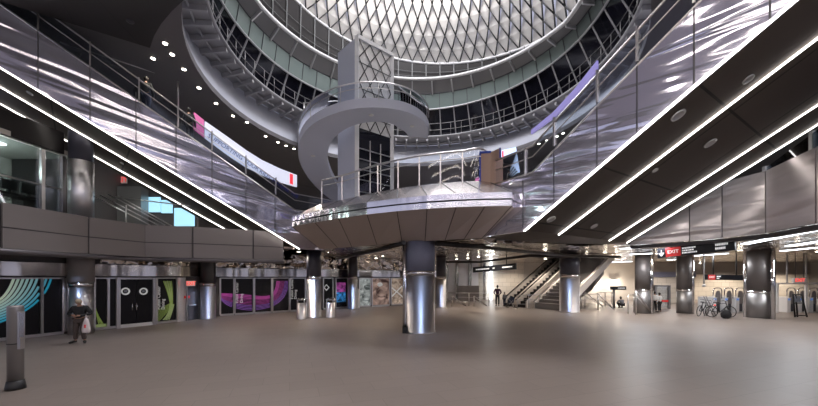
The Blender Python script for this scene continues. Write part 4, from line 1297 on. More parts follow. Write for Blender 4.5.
linear(745, 244, 818, 229.5, 4.1, 'longest tube light, nearest the right rippled balcony', 70, 0.3)
linear(788, 246, 830, 240, 4.1, 'short tube light second below the right balcony', 70)
linear(782, 251, 830, 246.5, 4.1, 'short tube light lowest near the photo edge', 70)
linear(622, 249, 668, 245, 4.1, 'tube light just left of the hanging exit sign', 80, 0.3)
linear(630, 254.5, 652, 253.5, 4.1, 'small tube light over the bronze column by the couple', 100)
linear(668, 260, 690, 258.6, 4.1, 'faint tube light beneath the hanging exit sign', 70)
linear(686, 256.6, 727, 253.5, 4.1, 'tube light under the right half of the hanging exit sign', 120, 0.25)
linear(600, 262.5, 632, 261.5, 4.1, 'distant tube light over the pale wall', 90, 0.3)
linear(600, 268, 640, 267.5, 3.9, 'second distant tube light nearer the pale wall', 90, 0.3, 'strip_light', (1, 0.9, 0.78))
for i, (x0, y0, x1, y1, zz) in enumerate(((139, 263, 183, 265.5, 3.3), (4, 258, 60, 260.5, 3.35), (262, 266, 300, 267, 3.4), (322, 268, 352, 268, 3.5), (365, 269, 404, 268.6, 3.5), (222, 266.5, 244, 266.6, 3.3))):
    linear(x0, y0, x1, y1, zz, ('tube light above the ring-handled double doors', 'tube light above the teal striped window', 'tube light above the purple arc windows', 'tube light over the bin-side posters', 'tube light over the brown food poster', 'short tube light over the first purple arc window')[i], (70, 70, 70, 90, 120, 40)[i], 0.2, col=(1, 0.95, 0.9))
cd0 = downlight_mesh(0.11); tag(cd0, 'small warm downlight set in the mirrored concourse ceiling', 'ceiling light', 'downlights in the mirrored ceiling')
index_kids(cd0)
cdl = [(363, 248), (329.6, 252), (311, 257), (376, 258), (381, 259.2), (387, 260), (395, 260.4), (443, 260), (456.5, 259), (468, 258), (478.6, 256.5), (487, 255), (493, 253.5), (545, 249), (605, 252), (740, 250), (752, 256), (700, 263), (722, 264)]
for i, (x, y) in enumerate(cdl):
    p = PZ(x, y, 4.2); o = cd0 if i == 0 else copy_tree(cd0); o.location = p
    if i % 2 == 0: light('concourse_spot', 'SPOT', (p.x, p.y, 4.05), 230, (1, 0.84, 0.68), 0.03, spot=2.3, blend=0.8)
for x_, y_, e_ in ((-7, 21, 200), (-2, 25, 200), (-10, 19, 150), (17, 22.6, 150), (16, 19, 130), (20, 17, 110), (26, 21, 150), (6, 24, 120), (14, 26, 260), (12, 29, 260)):  # further downlights added to brighten dim parts of the concourse
    o = copy_tree(cd0); o.location = (x_, y_, 4.2)
    light('concourse_spot', 'SPOT', (x_, y_, 4.05), e_, (1, 0.86, 0.72), 0.03, spot=2.5, blend=0.8)
# wall washers on the pale wall
for x in (596, 616):
    p = P(x, 280, 37.6); sc_ = tag(MB().box(p, (0.5, 0.25, 0.16)).build('wall_washer', M['white_paint']), 'pale wall washer lamp, %s of the two on the far wall' % ('left' if x < 600 else 'right'), 'wall light')
    light('washer', 'POINT', (p.x, p.y - 0.4, p.z - 0.35), 110, (1, 0.86, 0.68), 0.1)
for x, y_, e_, cc in ((9, 34, 160, (1, 0.93, 0.85)), (11.5, 35.5, 160, (1, 0.86, 0.72)), (29, 35, 420, (1, 0.86, 0.7)), (36, 35, 420, (1, 0.86, 0.7)), (42, 35, 420, (1, 0.86, 0.7)), (33, 30, 300, (1, 0.9, 0.8)), (23, 34, 260, (1, 0.9, 0.8)), (24, 30, 160, (1, 0.88, 0.76))):  # added spots with no fixtures, brightening the far walls
    light('back_wall_fill', 'SPOT', (x, y_, 3.9), e_ * 1.6, cc, 0.03, spot=2.7)

# dark curved beams under the mirrored ceiling
for k, pts in enumerate((((320, 262), (345, 257), (380, 250), (404, 243)), ((436, 243.5), (480, 247), (530, 252), (575, 256), (620, 257)), ((436, 262), (480, 262), (530, 255.5), (575, 257)))):
    zb_ = (4.05, 4.05, 4.0)[k]
    tag(MB().tube([PZ(x, y, zb_) for x, y in pts], 0.1, 8).build('ceiling_beam', M['black_soffit']), ('dark curved ceiling beam left of the central column', 'dark curved ceiling beam right of the central column', 'second dark ceiling beam over the hanging black sign')[k], 'beam')
# ------------------------------------------------------------------ hanging signs


def hanging_sign(label, A, B_, h, exit_at, text_bits, arrow=None, t=0.12, hang=True):
    A = Vector(A); B_ = Vector(B_); d = (B_ - A).normalized(); n = Vector((d.y, -d.x, 0)).normalized(); L = (B_ - A).length
    root = thing('hanging_sign', label, 'sign', A)
    MB().bar(A + Vector((0, 0, -h / 2)), B_ + Vector((0, 0, -h / 2)), t, h).build('board', M['sign_black'], root)
    if hang:
        for f_ in (0.2, 0.8):
            q = A.lerp(B_, f_); MB().tube([q, (q.x, q.y, 4.2)], 0.035, 8).build('hanger', M['black'], root)
    q0 = A + n * (t / 2 + 0.006) + Vector((0, 0, -h / 2))
    if exit_at is not None:
        q = q0 + d * (L * exit_at); w = h * 1.35
        MB().bar(q - d * w / 2, q + d * w / 2, 0.012, h * 0.92).build('red_field', M['sign_red'], root)
        text_on('EXIT', q + n * 0.012, d, (0, 0, 1), h * 0.5, M['sign_white'], root, align='CENTER')
    if arrow is not None:
        q = q0 + d * (L * arrow); s_ = h * 0.32
        b = MB(); b.bar(q + Vector((0, 0, s_)), q - Vector((0, 0, s_ * 0.6)), 0.01, 0.05, up=n)
        b.prism([q + d * s_ * 0.9 - n * 0.003, q - d * s_ * 0.9 - n * 0.003, q - Vector((0, 0, s_ * 1.1)) - n * 0.003], n * 0.012); b.build('down_arrow', M['sign_white'], root)
    b = MB()
    for (f0, f1, rows) in text_bits:
        for r_ in range(rows):
            x = f0
            zz = (0.5 - (r_ + 0.5) / rows) * h * 0.7
            while x < f1 - 0.01 * (r_ % 2) * 3:
                wd_ = 0.008 + random.random() * 0.014; q = q0 + Vector((0, 0, zz))
                b.bar(q + d * L * x, q + d * L * (x + wd_), 0.006, h * 0.42 / max(rows, 2)); x += wd_ + 0.006
    if text_bits: b.build('small_lettering', M['sign_white'], root)
    return root


hanging_sign('large hanging black exit sign with down arrow beneath the right balcony', P(658, 249, 16.6), P(735.5, 239, 13.9), 0.47, 0.235, [(0.36, 0.54, 3), (0.78, 0.92, 2)], 0.065)
hanging_sign('smaller hanging black exit sign in front of the turnstiles', P(705.5, 274.5, 22.4), P(744, 275, 22.4), 0.36, 0.14, [(0.27, 0.36, 2)])
hanging_sign('hanging black sign above the person at the stair opening', P(473.5, 267.3, 26), P(516, 263.2, 22.5), 0.42, None, [(0.08, 0.42, 1), (0.5, 0.54, 1), (0.72, 0.92, 1)])
hanging_sign('little black sign on a post by the pale wall', P(610.5, 286.3, 27.5), P(625.8, 286.3, 27.5), 0.3, None, [(0.45, 0.9, 1)], hang=False)
p = P(614, 288, 27.55); tag(MB().tube([(p.x, p.y, 0), (p.x, p.y, 1.62)], 0.09, 10).build('sign_post', M['steel_dark']), 'dark post carrying the little black sign', 'post')
xs_ = exit_sign('red lit exit sign above the turnstiles past the broad column', P(799.5, 280.3, 23.5), (1, 0, 0), 0.95, 0.33)
q_ = P(799.5, 280.3, 23.5)
for dx_ in (-0.3, 0.3): MB().tube([(q_.x + dx_, q_.y, q_.z + 0.15), (q_.x + dx_, q_.y, 4.22)], 0.02, 6).build('hanger', M['dark_metal'], xs_)

# ------------------------------------------------------------------ far stair and escalators


def incline(name, label, cat, a, b_, wv, mstr, msteps, hs, nsteps=18):
    a = Vector(a); b_ = Vector(b_); wv = Vector(wv)
    root = thing(name, label, cat, (a.x, a.y, 0))
    for k, q in enumerate((Vector((0, 0, 0)), wv)):
        MB().prism([a + q + Vector((0, 0, -0.35)), b_ + q + Vector((0, 0, -0.35)), b_ + q + Vector((0, 0, hs)), a + q + Vector((0, 0, hs))], wv.normalized() * 0.18).build('side_stringer', M[mstr], root)
        MB().tube([a + q + Vector((0, 0, hs + 0.05)), b_ + q + Vector((0, 0, hs + 0.05))], 0.05, 6).build('handrail', M['black' if name == 'escalator' else 'steel_rail'], root)
    d = b_ - a; st = MB()
    for i in range(nsteps):
        p = a + d * (i / nsteps) + wv * 0.5; run = Vector((d.x, d.y, 0)) / nsteps
        rz = math.atan2(d.y, d.x)
        st.box(p + run * 0.5 + Vector((0, 0, d.z / nsteps / 2 - 0.12)), (run.length * 1.02, wv.length - 0.2, abs(d.z) / nsteps + 0.24), rz)
    st.build('steps', M[msteps], root)
    return root


mat('bright_steel', (0.8, 0.75, 0.7), 0.4, 0.1)
A1 = P(503, 305.5, 30); B1 = P(556, 258, 33.5); wv = Vector((0.52, -0.85, 0)) * 0  # placeholder removed below
dirp = Vector((B1.x - A1.x, B1.y - A1.y, 0)).normalized(); wn = Vector((dirp.y, -dirp.x, 0))
incline('escalator', 'first far escalator rising behind the person with the child', 'escalator', A1, B1, wn * 1.1, 'bright_steel', 'black', 0.55)
incline('escalator', 'second far escalator, just beside the wide stair', 'escalator', A1 + wn * 1.5, B1 + wn * 1.5, wn * 1.1, 'bright_steel', 'black', 0.55)
incline('staircase', 'wide far staircase with pale stringers left of the thick navy-topped column', 'staircase', A1 + wn * 3.1 + dirp * 0.4 + Vector((0, 0, 0.2)), B1 + wn * 3.1, wn * 2.6, 'bright_steel', 'steel_dark', 0.3, 16)
sf2 = thing('stair_soffit', 'dark wedge soffit of a rising stair right of the thick navy column', 'staircase', P(600, 290, 31))
MB().prism([P(578, 300, 31), P(592, 290, 31), P(604, 274, 32), P(604, 262, 32), P(580, 262, 31)], (0.4, 2.2, 0)).build('soffit', M['steel_dark'], sf2)


def railing(label, pts, h=1.05, posts=None, mid=2, m='steel_rail', r=0.035):
    pts = [Vector(p) for p in pts]; root = thing('floor_railing', label, 'railing', pts[0])
    up_ = Vector((0, 0, h))
    MB().tube([p + up_ for p in pts], r, 6).build('handrail', M[m], root)
    for k in range(mid): MB().tube([p + up_ * ((k + 1) / (mid + 1)) for p in pts], r * 0.55, 6).build('mid_rail', M[m], root)
    for a, c in zip(pts[:-1], pts[1:]):
        n = max(1, round((c - a).length / 1.5))
        for k in range(n + (1 if c is pts[-1] else 0)):
            q = a.lerp(c, k / n); MB().tube([q, q + up_], r * 1.15, 6).build('post', M[m], root)
    return root


def G(px, Y): return Vector(((px - HX) / F * Y, Y, 0))


railing('steel stair-opening railing between the central column and the person', [G(446, 30), G(469, 29.6), G(489, 29.4)], 1.15)
railing('short steel railing in front of the far escalator foot', [G(517, 26.8), G(540, 27.5), G(556, 28)], 1.1)
railing('steel railing between the navy column and the little sign', [G(581, 26.5), G(598, 27)], 1.2)
railing('steel railing around the stair opening near the little sign', [G(598, 29), G(612, 30.5)], 1.2)
railing('short steel railing before the bronze column by the couple', [G(628, 23.2), G(634, 24.2)], 1.3)
railing('low steel railing across the far escalator landing', [G(522, 29.0), G(546, 28.6)], 1.0)
for (x0, y0, x1, y1, Y, lb_) in ((452, 296, 466, 309, 29, 'slanting steel handrail going down at the stair opening, first'), (474, 296, 487, 307, 29, 'slanting steel handrail going down beside the person'), (585, 292, 603, 308, 28.5, 'slanting handrail going down past the navy column'), (598, 294, 614, 311, 26, 'slanting handrail going down to the little sign post'), (636, 291, 652, 313, 22.6, 'slanting twin handrail crossing the bronze column by the couple')):
    a = P(x0, y0, Y); c = P(x1, y1, Y + 0.3); c.z = max(c.z, 0.02)
    t = thing('slanted_handrail', lb_, 'handrail', (a.x, a.y, 0))
    MB().tube([a, c], 0.04, 6).build('rail', M['steel_rail'], t); MB().tube([a - Vector((0, 0, 0.35)), c - Vector((0, 0, 0.0))], 0.03, 6).build('lower_rail', M['steel_rail'], t)
    MB().tube([(a.x, a.y, 0), a], 0.05, 6).build('post', M['steel_rail'], t)
# steel curtain pilasters on the far bluish wall
for i, x in enumerate((447, 457, 470, 484)):
    p = P(x, 290, 37.8); tag(MB().box((p.x, 37.75, 2.1), (0.3, 0.2, 4.2)).build('wall_pilaster', M['steel_smooth']), 'vertical bright steel strip on the far bluish wall', 'wall strip', 'steel strips on the far wall')
p0 = P(491, 290, 37.7); tag(MB().box((p0.x, 37.7, 2.1), (0.16, 0.2, 4.2)).build('light_column', M['cool_light']), 'glowing vertical light strip behind the person at the stair', 'wall light')
tag(MB().box((6.2, 34.5, 0.85), (2.2, 0.3, 1.7)).build('grey_partition', M['fascia']), 'low grey partition left of the person at the stair', 'partition')

# glass doorway behind the couple
gd = thing('doorway_frame', 'dark framed glass doorway with red bar behind the couple', 'door', G(662, 27))
p1, p2 = G(655, 27), G(669, 27)
b = MB()
for q in (p1, p2): b.box((q.x, 27, 0.95), (0.16, 0.16, 1.9))
b.box(((p1.x + p2.x) / 2, 27, 1.85), (p2.x - p1.x, 0.16, 0.14)); b.build('frame', M['steel_dark'], gd)
MB().box(((p1.x + p2.x) / 2, 27, 0.62), (p2.x - p1.x - 0.1, 0.05, 0.16)).build('red_bar', M['sign_red'], gd)
MB().box(((p1.x + p2.x) / 2, 27.02, 0.95), (p2.x - p1.x - 0.1, 0.02, 1.75)).build('glass', M['clear_glass'], gd)
# pale tiled partition with header behind the doorway
pt = thing('glazed_partition', 'bright tiled partition with blue-grey header behind the couple', 'partition', G(670, 33))
MB().box((G(672, 33).x, 33, 1.3), (4.4, 0.2, 2.6)).build('tiles', M['tile_wall'], pt)
MB().box((G(672, 33).x, 32.9, 2.85), (4.4, 0.3, 0.5)).build('header', M['column_paint'], pt)

# ------------------------------------------------------------------ turnstiles


def make_turnstile():
    root = thing('turnstile', 'steel turnstile with tall hoop and pale cabinet', 'turnstile', (0, 0, 0))
    WORLD[root.name] = Vector((0, 0, 0))
    MB().box((0, 0, 0.52), (0.24, 1.3, 1.04)).box((0, 0, 1.06), (0.28, 1.36, 0.05)).build('cabinet', M['white_paint'], root)
    pts = [(-0.04, -0.55, 1.05), (-0.04, -0.55, 1.6), (0.02, -0.55, 1.72), (0.14, -0.55, 1.77), (0.42, -0.55, 1.77), (0.53, -0.55, 1.7), (0.57, -0.55, 1.58), (0.57, -0.55, 1.0)]
    MB().tube(pts, 0.035, 8).build('hoop', M['steel_smooth'], root)
    sh = [(0.2, -0.5, 0.62), (0.54, -0.5, 0.62), (0.54, -0.5, 1.35), (0.49, -0.5, 1.52), (0.37, -0.5, 1.58), (0.25, -0.5, 1.52), (0.2, -0.5, 1.35)]
    MB().prism(sh, (0, 0.05, 0)).build('barrier_leaf', M['fascia'], root)
    MB().box((0, -0.66, 0.95), (0.16, 0.03, 0.12)).build('card_reader', M['blue_glow'], root)
    MB().box((0.37, -0.3, 0.35), (0.3, 0.35, 0.6)).build('gate_box', M['dark_metal'], root)
    return root


tproto = make_turnstile(); index_kids(tproto)
txs = [(707, 'first turnstile hoop, just past the parked bicycles'), (718, 'second turnstile hoop behind the bicycle with the red lamp'), (729, 'third turnstile hoop, midway to the broad bronze column'), (740, 'turnstile hoop partly behind the free-standing steel pipe'), (751, 'turnstile mostly behind the broad bronze column'), (779, 'first turnstile past the broad bronze column'), (790, 'turnstile directly behind the folding stand'), (801, 'turnstile just past the folding stand'), (812, 'last turnstile at the photo edge')]
for i, (px, lb_) in enumerate(txs):
    o = tproto if i == 0 else copy_tree(tproto)
    p = G(px, 24.6); o.location = (p.x, 24.6, 0); o['label'] = lb_; o['group'] = 'turnstiles in the fare line'
hb = thing('header_rail', 'long pale steel rail over the turnstiles past the broad column', 'rail', G(780, 23.6))
a = P(776, 283.5, 23.8); c = P(822, 283.5, 23.8)
MB().bar(a, c, 0.2, 0.1).build('beam', M['white_paint'], hb)
for x in (777, 806): q = P(x, 283.5, 23.8); MB().box((q.x, q.y, q.z / 2), (0.12, 0.12, q.z)).build('leg', M['white_paint'], hb)
for x in (787, 806):
    q = P(x, 270, 23.9); tag(MB().tube([(q.x, q.y, 2.1), (q.x, q.y, 4.2)], 0.05, 8).build('drop_rod', M['pale_metal']), 'thin rod dropping from the ceiling to the pale rail', 'rod', 'rods above the pale rail')
for x, y_ in ((704, 285),):
    q = P(x, y_, 22); tag(MB().tube([(q.x, q.y, q.z), (q.x, q.y, 4.2)], 0.04, 8).lathe((q.x, q.y, q.z - 0.15), [(0.02, 0), (0.1, 0.05), (0.1, 0.15), (0.03, 0.2)], 12).build('ceiling_camera', M['pale_metal']), 'small camera on a long rod before the turnstiles', 'camera')

# ------------------------------------------------------------------ bicycles and folding stand


def bicycle(label, px, Y, rz, lamp=False, tilt=0):
    root = thing('bicycle', label, 'bicycle', G(px, Y)); root.rotation_euler = (tilt, 0, rz)
    WORLD[root.name] = Vector((0, 0, 0)); R_ = 0.34
    for k, x in enumerate((-0.5, 0.5)):
        w = MB().tube([(x + R_ * math.cos(t), 0, R_ + 0.02 + R_ * math.sin(t)) for t in [2 * PI * i / 28 for i in range(28)]], 0.022, 6, True).build('wheel', M['rubber'], root)
        s_ = MB()
        for i in range(7): t = PI * i / 7; s_.tube([(x + R_ * math.cos(t), 0, R_ + 0.02 + R_ * math.sin(t)), (x - R_ * math.cos(t), 0, R_ + 0.02 - R_ * math.sin(t))], 0.004, 4)
        s_.build('spokes', M['steel_rail'], w)
    f_ = MB(); bb_ = (-0.06, 0, 0.32); seat = (-0.2, 0, 0.85); head = (0.32, 0, 0.88); hl = (0.36, 0, 0.72)
    for a, c in ((bb_, seat), (seat, head), (bb_, hl), (bb_, (-0.5, 0, 0.36)), ((-0.18, 0, 0.78), (-0.5, 0, 0.36)), (head, (0.5, 0, 0.36)), (head, (0.29, 0, 1.02))): f_.tube([a, c], 0.022, 6)
    f_.build('frame', M['black'], root)
    MB().tube([(0.25, -0.28, 1.04), (0.3, -0.2, 1.06), (0.29, 0, 1.02), (0.3, 0.2, 1.06), (0.25, 0.28, 1.04)], 0.018, 6).build('handlebar', M['black'], root)
    MB().box((-0.22, 0, 0.93), (0.26, 0.12, 0.05)).tube([(-0.2, 0, 0.84), (-0.22, 0, 0.92)], 0.015, 6).build('saddle', M['black'], root)
    if lamp: MB().lathe((-0.34, -0.06, 0.72), [(0.05, 0), (0.05, 0.07)], 10).build('tail_lamp', M['exit_red'], root)
    return root


bicycle('dark bicycle standing closest to the bronze column', 702, 21.8, 0.5, tilt=0.1)
bicycle('black bicycle with a glowing red tail lamp', 721, 21.0, -0.2, True, tilt=-0.08)
fsx = thing('folding_rack', 'leaning dark folding rack between the two bicycles', 'rack', G(710, 21.3))
b = MB()
for dx in (0, 0.12):
    b.tube([P(703.5 + dx * 20, 296, 21.3), P(713.5 + dx * 20, 316.0, 21.3)], 0.035, 6); b.tube([P(713 + dx * 20, 299, 21.35), P(704 + dx * 20, 316, 21.35)], 0.03, 6)
for k in range(5): b.tube([P(705 + 2 * k, 299 + 4 * k, 21.3), P(708 + 2 * k, 299 + 4 * k, 21.3)], 0.02, 5)
b.build('frame', M['steel_dark'], fsx)
bk = thing('duffel_bag', 'black bag resting against the bicycle with the red lamp', 'bag', G(726, 20.3))
q = G(726, 20.4); MB().lathe((q.x, q.y, 0), [(0.16, 0), (0.27, 0.08), (0.3, 0.25), (0.24, 0.45), (0.1, 0.55)], 18, sy=0.7).build('body', M['cloth_black'], bk)
MB().tube([(q.x - 0.12, q.y, 0.5), (q.x - 0.06, q.y, 0.68), (q.x + 0.08, q.y, 0.68), (q.x + 0.12, q.y, 0.5)], 0.02, 6).build('strap', M['cloth_black'], bk)
fs = thing('folding_stand', 'tall black folding A-frame stand before the last turnstiles', 'stand', G(798, 20.6))
b = MB()
for (x0, y0, x1, y1) in ((793, 294, 795, 317), (801, 294, 807, 317), (795.5, 294, 797.5, 317)): b.tube([P(x0, y0, 20.9), P(x1, y1, 21.1)], 0.045, 6)
for (x0, y0, x1, y1) in ((793, 294.5, 801.5, 294.5), (794, 303, 803.5, 303), (795, 315.5, 806, 315.5)): b.tube([P(x0, y0, 20.95), P(x1, y1, 20.95)], 0.035, 6)
b.build('frame', M['black'], fs)
MB().prism([P(794.5, 296, 20.9), P(800, 296, 20.9), P(801, 302, 20.9), P(795, 302, 20.9)], (0, 0.04, 0)).build('hanging_pouch', M['cloth_grey'], fs)

# ------------------------------------------------------------------ litter bins, bollard


def litter_bin(label, px, Y, h, r):
    p = G(px, Y); root = thing('litter_bin', label, 'litter bin', p)
    MB().lathe(p, [(r * 1.02, 0), (r * 1.02, 0.05), (r, 0.06), (r, h * 0.78)], 32).build('body', M['steel'], root)
    MB().lathe(p, [(r * 0.86, h * 0.78), (r * 0.86, h * 0.9)], 32).build('opening', M['black'], root)
    MB().lathe(p, [(r * 1.02, h * 0.9), (r * 1.03, h * 0.95), (r * 0.8, h * 0.985), (r * 0.3, h)], 32).build('lid', M['steel_smooth'], root)
    for k in range(4):
        t = PI / 4 + k * PI / 2; MB().box((p.x + r * 0.92 * math.cos(t), p.y + r * 0.92 * math.sin(t), h * 0.84), (0.07, 0.05, h * 0.13), t).build('lid_post', M['steel'], root)
    return root


litter_bin('steel litter bin in front of the last purple arc windows', 302, 20.2, 1.28, 0.31)
litter_bin('steel litter bin just right of the dark-topped steel column', 330.5, 21.0, 1.22, 0.29)
p = G(15.5, 7.43); bo_ = thing('bollard', 'tall brushed steel bollard with side box standing alone on the floor', 'bollard', p)
MB().lathe(p, [(0.165, 0), (0.165, 0.05), (0.14, 0.2)], 32).build('base_skirt', M['black'], bo_)
MB().lathe(p, [(0.132, 0.15), (0.132, 1.84), (0.128, 1.87), (0.115, 1.88)], 40).build('shaft', M['steel_dark'], bo_)
MB().lathe(p, [(0.135, 1.02), (0.135, 1.04)], 40).build('joint_ring', M['black'], bo_)
MB().box((p.x + 0.15, p.y - 0.02, 1.33), (0.06, 0.1, 0.84)).build('side_box', M['steel_rail'], bo_)
MB().box((p.x + 0.182, p.y - 0.04, 1.45), (0.015, 0.08, 0.55)).build('side_box_face', M['steel_smooth'], bo_)

# ------------------------------------------------------------------ people


def skin_mesh(name, J, E_, m, parent, sub=2, root='pelvis'):
    names = list(J); idx = {n: i for i, n in enumerate(names)}
    me = D.meshes.new(name); me.from_pydata([J[n][0] for n in names], [(idx[a], idx[b_]) for a, b_ in E_], []); me.update()
    o = D.objects.new(name, me); COL.objects.link(o)
    s_ = o.modifiers.new('s', 'SKIN'); s_.use_smooth_shade = True
    if not me.skin_vertices: me.attributes.new  # layer is made by the modifier below
    if len(me.skin_vertices) == 0:
        bpy.context.view_layer.objects.active = o; o.select_set(True)
        bpy.ops.mesh.customdata_skin_add(); o.select_set(False)
    for n in names:
        sv = me.skin_vertices[0].data[idx[n]]; r = J[n][1]; sv.radius = (r, r) if not isinstance(r, tuple) else r
        sv.use_root = (n == root)
    u = o.modifiers.new('u', 'SUBSURF'); u.levels = sub; u.render_levels = sub
    bpy.context.view_layer.update()
    me2 = D.meshes.new_from_object(o.evaluated_get(bpy.context.evaluated_depsgraph_get()))
    me2.name = name; me2.materials.clear(); me2.materials.append(M[m])
    me2.polygons.foreach_set('use_smooth', [True] * len(me2.polygons))
    D.objects.remove(o)
    o2 = D.objects.new(name, me2); COL.objects.link(o2); o2.parent = parent
    return o2


def person(label, loc, rz, h, J0, top='cloth_black', legs='cloth_brown', hair='hair', skin='skin', sleeves=True, hairlen=0, fingers=True, seat=False):
    root = thing('person', label, 'person', loc); root.rotation_euler.z = rz; root.scale = (h / 1.75,) * 3
    WORLD[root.name] = Vector((0, 0, 0))
    J = {'pelvis': (0, 0, .95), 'belly': (0, 0, 1.1), 'chest': (0, 0, 1.3), 'base': (0, 0, 1.44), 'neck': (0, -.01, 1.52), 'hl': (0, -.015, 1.6)}
    for s_, n in ((1, 'L'), (-1, 'R')):
        J['sh' + n] = (.18 * s_, 0, 1.41); J['el' + n] = (.25 * s_, .03, 1.13); J['wr' + n] = (.25 * s_, -.08, .88)
        J['hp' + n] = (.09 * s_, 0, .90); J['kn' + n] = (.10 * s_, -.03, .50); J['an' + n] = (.10 * s_, .02, .09); J['to' + n] = (.12 * s_, -.15, .045)
    for k, v in J0.items(): J[k] = v
    J = {k: Vector(v) for k, v in J.items()}
    hd_c = J['neck'] + (J.get('headdir', Vector((0, -.02, 1))).normalized() * .135)
    headdir = J.pop('headdir', Vector((0, -.02, 1))).normalized()
    RR = {'pelvis': .125, 'belly': .12, 'chest': .14, 'base': .085, 'neck': .052, 'hl': .055, 'sh': .062, 'el': .042, 'wr': .028, 'hp': .088, 'kn': .056, 'an': .037, 'to': .034}
    rad = lambda n: RR.get(n, RR.get(n[:2], .03))
    B = {n: (J[n], rad(n)) for n in J}
    E_ = [('pelvis', 'belly'), ('belly', 'chest'), ('chest', 'base'), ('base', 'neck'), ('neck', 'hl')]
    for n in 'LR':
        E_ += [('chest', 'sh' + n), ('sh' + n, 'el' + n), ('el' + n, 'wr' + n), ('pelvis', 'hp' + n), ('hp' + n, 'kn' + n), ('kn' + n, 'an' + n), ('an' + n, 'to' + n)]
        d = (J['wr' + n] - J['el' + n]).normalized(); s_ = 1 if n == 'L' else -1
        side = d.cross(Vector((s_, 0, 0.01))); side = side.normalized() if side.length > .1 else Vector((0, -1, 0))
        pn = side.cross(d).normalized()
        pm = J['wr' + n] + d * .075; B['pm' + n] = (pm, (.034, .016)); E_.append(('wr' + n, 'pm' + n))
        if fingers:
            for k in range(4):
                o_ = side * (.027 - .018 * k); L_ = (.062, .07, .066, .052)[k]
                a_ = pm + o_ + d * .012; c_ = pm + o_ * 1.1 + d * L_ * .7 + pn * -.01; e_ = pm + o_ * 1.1 + d * L_ + pn * -.03
                B['f%s%d' % (n, k)] = (c_, .009); B['g%s%d' % (n, k)] = (e_, .0075)
                E_ += [('pm' + n, 'f%s%d' % (n, k)), ('f%s%d' % (n, k), 'g%s%d' % (n, k))]
            th = J['wr' + n] + d * .03 + side * .035; B['t' + n] = (th, .011); B['u' + n] = (th + side * .018 + d * .035, .009); E_ += [('wr' + n, 't' + n), ('t' + n, 'u' + n)]
    body = skin_mesh('body', B, E_, skin, root)
    # head joined to the body mesh: cranium, jaw, nose, ears
    z_ = headdir; x_ = Vector((1, 0, 0)); y_ = z_.cross(x_).normalized(); x_ = y_.cross(z_)
    R3 = Matrix((x_, y_, z_)).transposed()
    hb_ = MB(); prof = []
    n1, n2 = 14, 20
    vs = []; fs = []
    for i in range(n1 + 1):
        t = PI * i / n1; zz = math.cos(t) * .115; rr = math.sin(t)
        for k in range(n2):
            u = 2 * PI * k / n2; xx = math.cos(u) * rr * .076; yy = math.sin(u) * rr * .095
            if zz < -.02: f_ = 1 + zz * 2.4; xx *= f_; yy = yy * f_ - .012 * rr
            if yy < -.06 and -.02 < zz < .035: yy += .008 * (abs(xx) > .015)
            vs.append(hd_c + R3 @ Vector((xx, yy, zz)))
    fs = [(i * n2 + k, (i + 1) * n2 + k, (i + 1) * n2 + (k + 1) % n2, i * n2 + (k + 1) % n2) for i in range(n1) for k in range(n2)]
    hb_.add(vs, fs, True)
    pt_ = lambda x, y, z: hd_c + R3 @ Vector((x, y, z))
    hb_.add([pt_(0, -.088, .02), pt_(-.014, -.09, -.03), pt_(.014, -.09, -.03), pt_(0, -.117, -.026)], [(0, 1, 3), (0, 3, 2), (1, 2, 3)], True)
    for s_ in (1, -1):
        hb_.tube([pt_(.074 * s_, .0, .03), pt_(.084 * s_, .012, .012), pt_(.078 * s_, .004, -.03)], [.008, .013, .007], 6)
    hm = hb_.build('head_tmp', M[skin]); 
    # merge head verts into body mesh
    import bmesh
    bm = bmesh.new(); bm.from_mesh(body.data); bm.from_mesh(hm.data); bm.to_mesh(body.data); bm.free()
    body.data.polygons.foreach_set('use_smooth', [True] * len(body.data.polygons)); D.objects.remove(hm)
    fc = MB()
    for s_ in (1, -1): fc.lathe(pt_(.03 * s_, -.087, .012) - Vector((0, 0, .006)), [(.003, 0), (.011, .004), (.011, .008), (.003, .012)], 8)
    fc.bar(pt_(-.025, -.09, -.058), pt_(.025, -.09, -.058), .008, .008)
    fc.build('face_features', M['hair'], root)
    # hair
    hv = MB(); vs = []
    n1 = 9
    for i in range(n1 + 1):
        for k in range(n2):
            u = 2 * PI * k / n2; front = max(0, -math.sin(u)); t = (PI * (.5 + (.30 if hairlen == 0 else .4))) * i / n1 * (1 - .38 * front)
            zz = math.cos(t) * .124 + .004; rr = math.sin(t)
            vs.append(hd_c + R3 @ Vector((math.cos(u) * rr * .084, math.sin(u) * rr * .103 + .004, zz - (hairlen * max(0, (i - 5)) / 4 if math.sin(u) > -.3 else 0))))
    hv.add(vs, [(i * n2 + k, (i + 1) * n2 + k, (i + 1) * n2 + (k + 1) % n2, i * n2 + (k + 1) % n2) for i in range(n1) for k in range(n2)], True)
    hv.build('hair' if hair != 'cap_beige' else 'cap', M[hair], root)
    # clothes
    g = .018
    T = {n: (J[n], rad(n) + g) for n in ('pelvis', 'belly', 'chest', 'base', 'shL', 'shR')}; T['pelvis'] = (J['pelvis'] + Vector((0, 0, .0)), .15)
    T['chest'] = (J['chest'], .165); T['belly'] = (J['belly'], .15); T['base'] = (J['base'] - Vector((0, 0, .02)), .085)
    Et = [('pelvis', 'belly'), ('belly', 'chest'), ('chest', 'base'), ('chest', 'shL'), ('chest', 'shR')]
    for n in 'LR':
        T['sh' + n] = (J['sh' + n], .085); T['el' + n] = (J['el' + n], .062)
        Et.append(('sh' + n, 'el' + n))
        if sleeves: T['wr' + n] = (J['wr' + n], .046); Et.append(('el' + n, 'wr' + n))
    skin_mesh('jacket' if sleeves else 'shirt', T, Et, top, root)
    Lg = {'pelvis': (J['pelvis'], .135)}; El = []
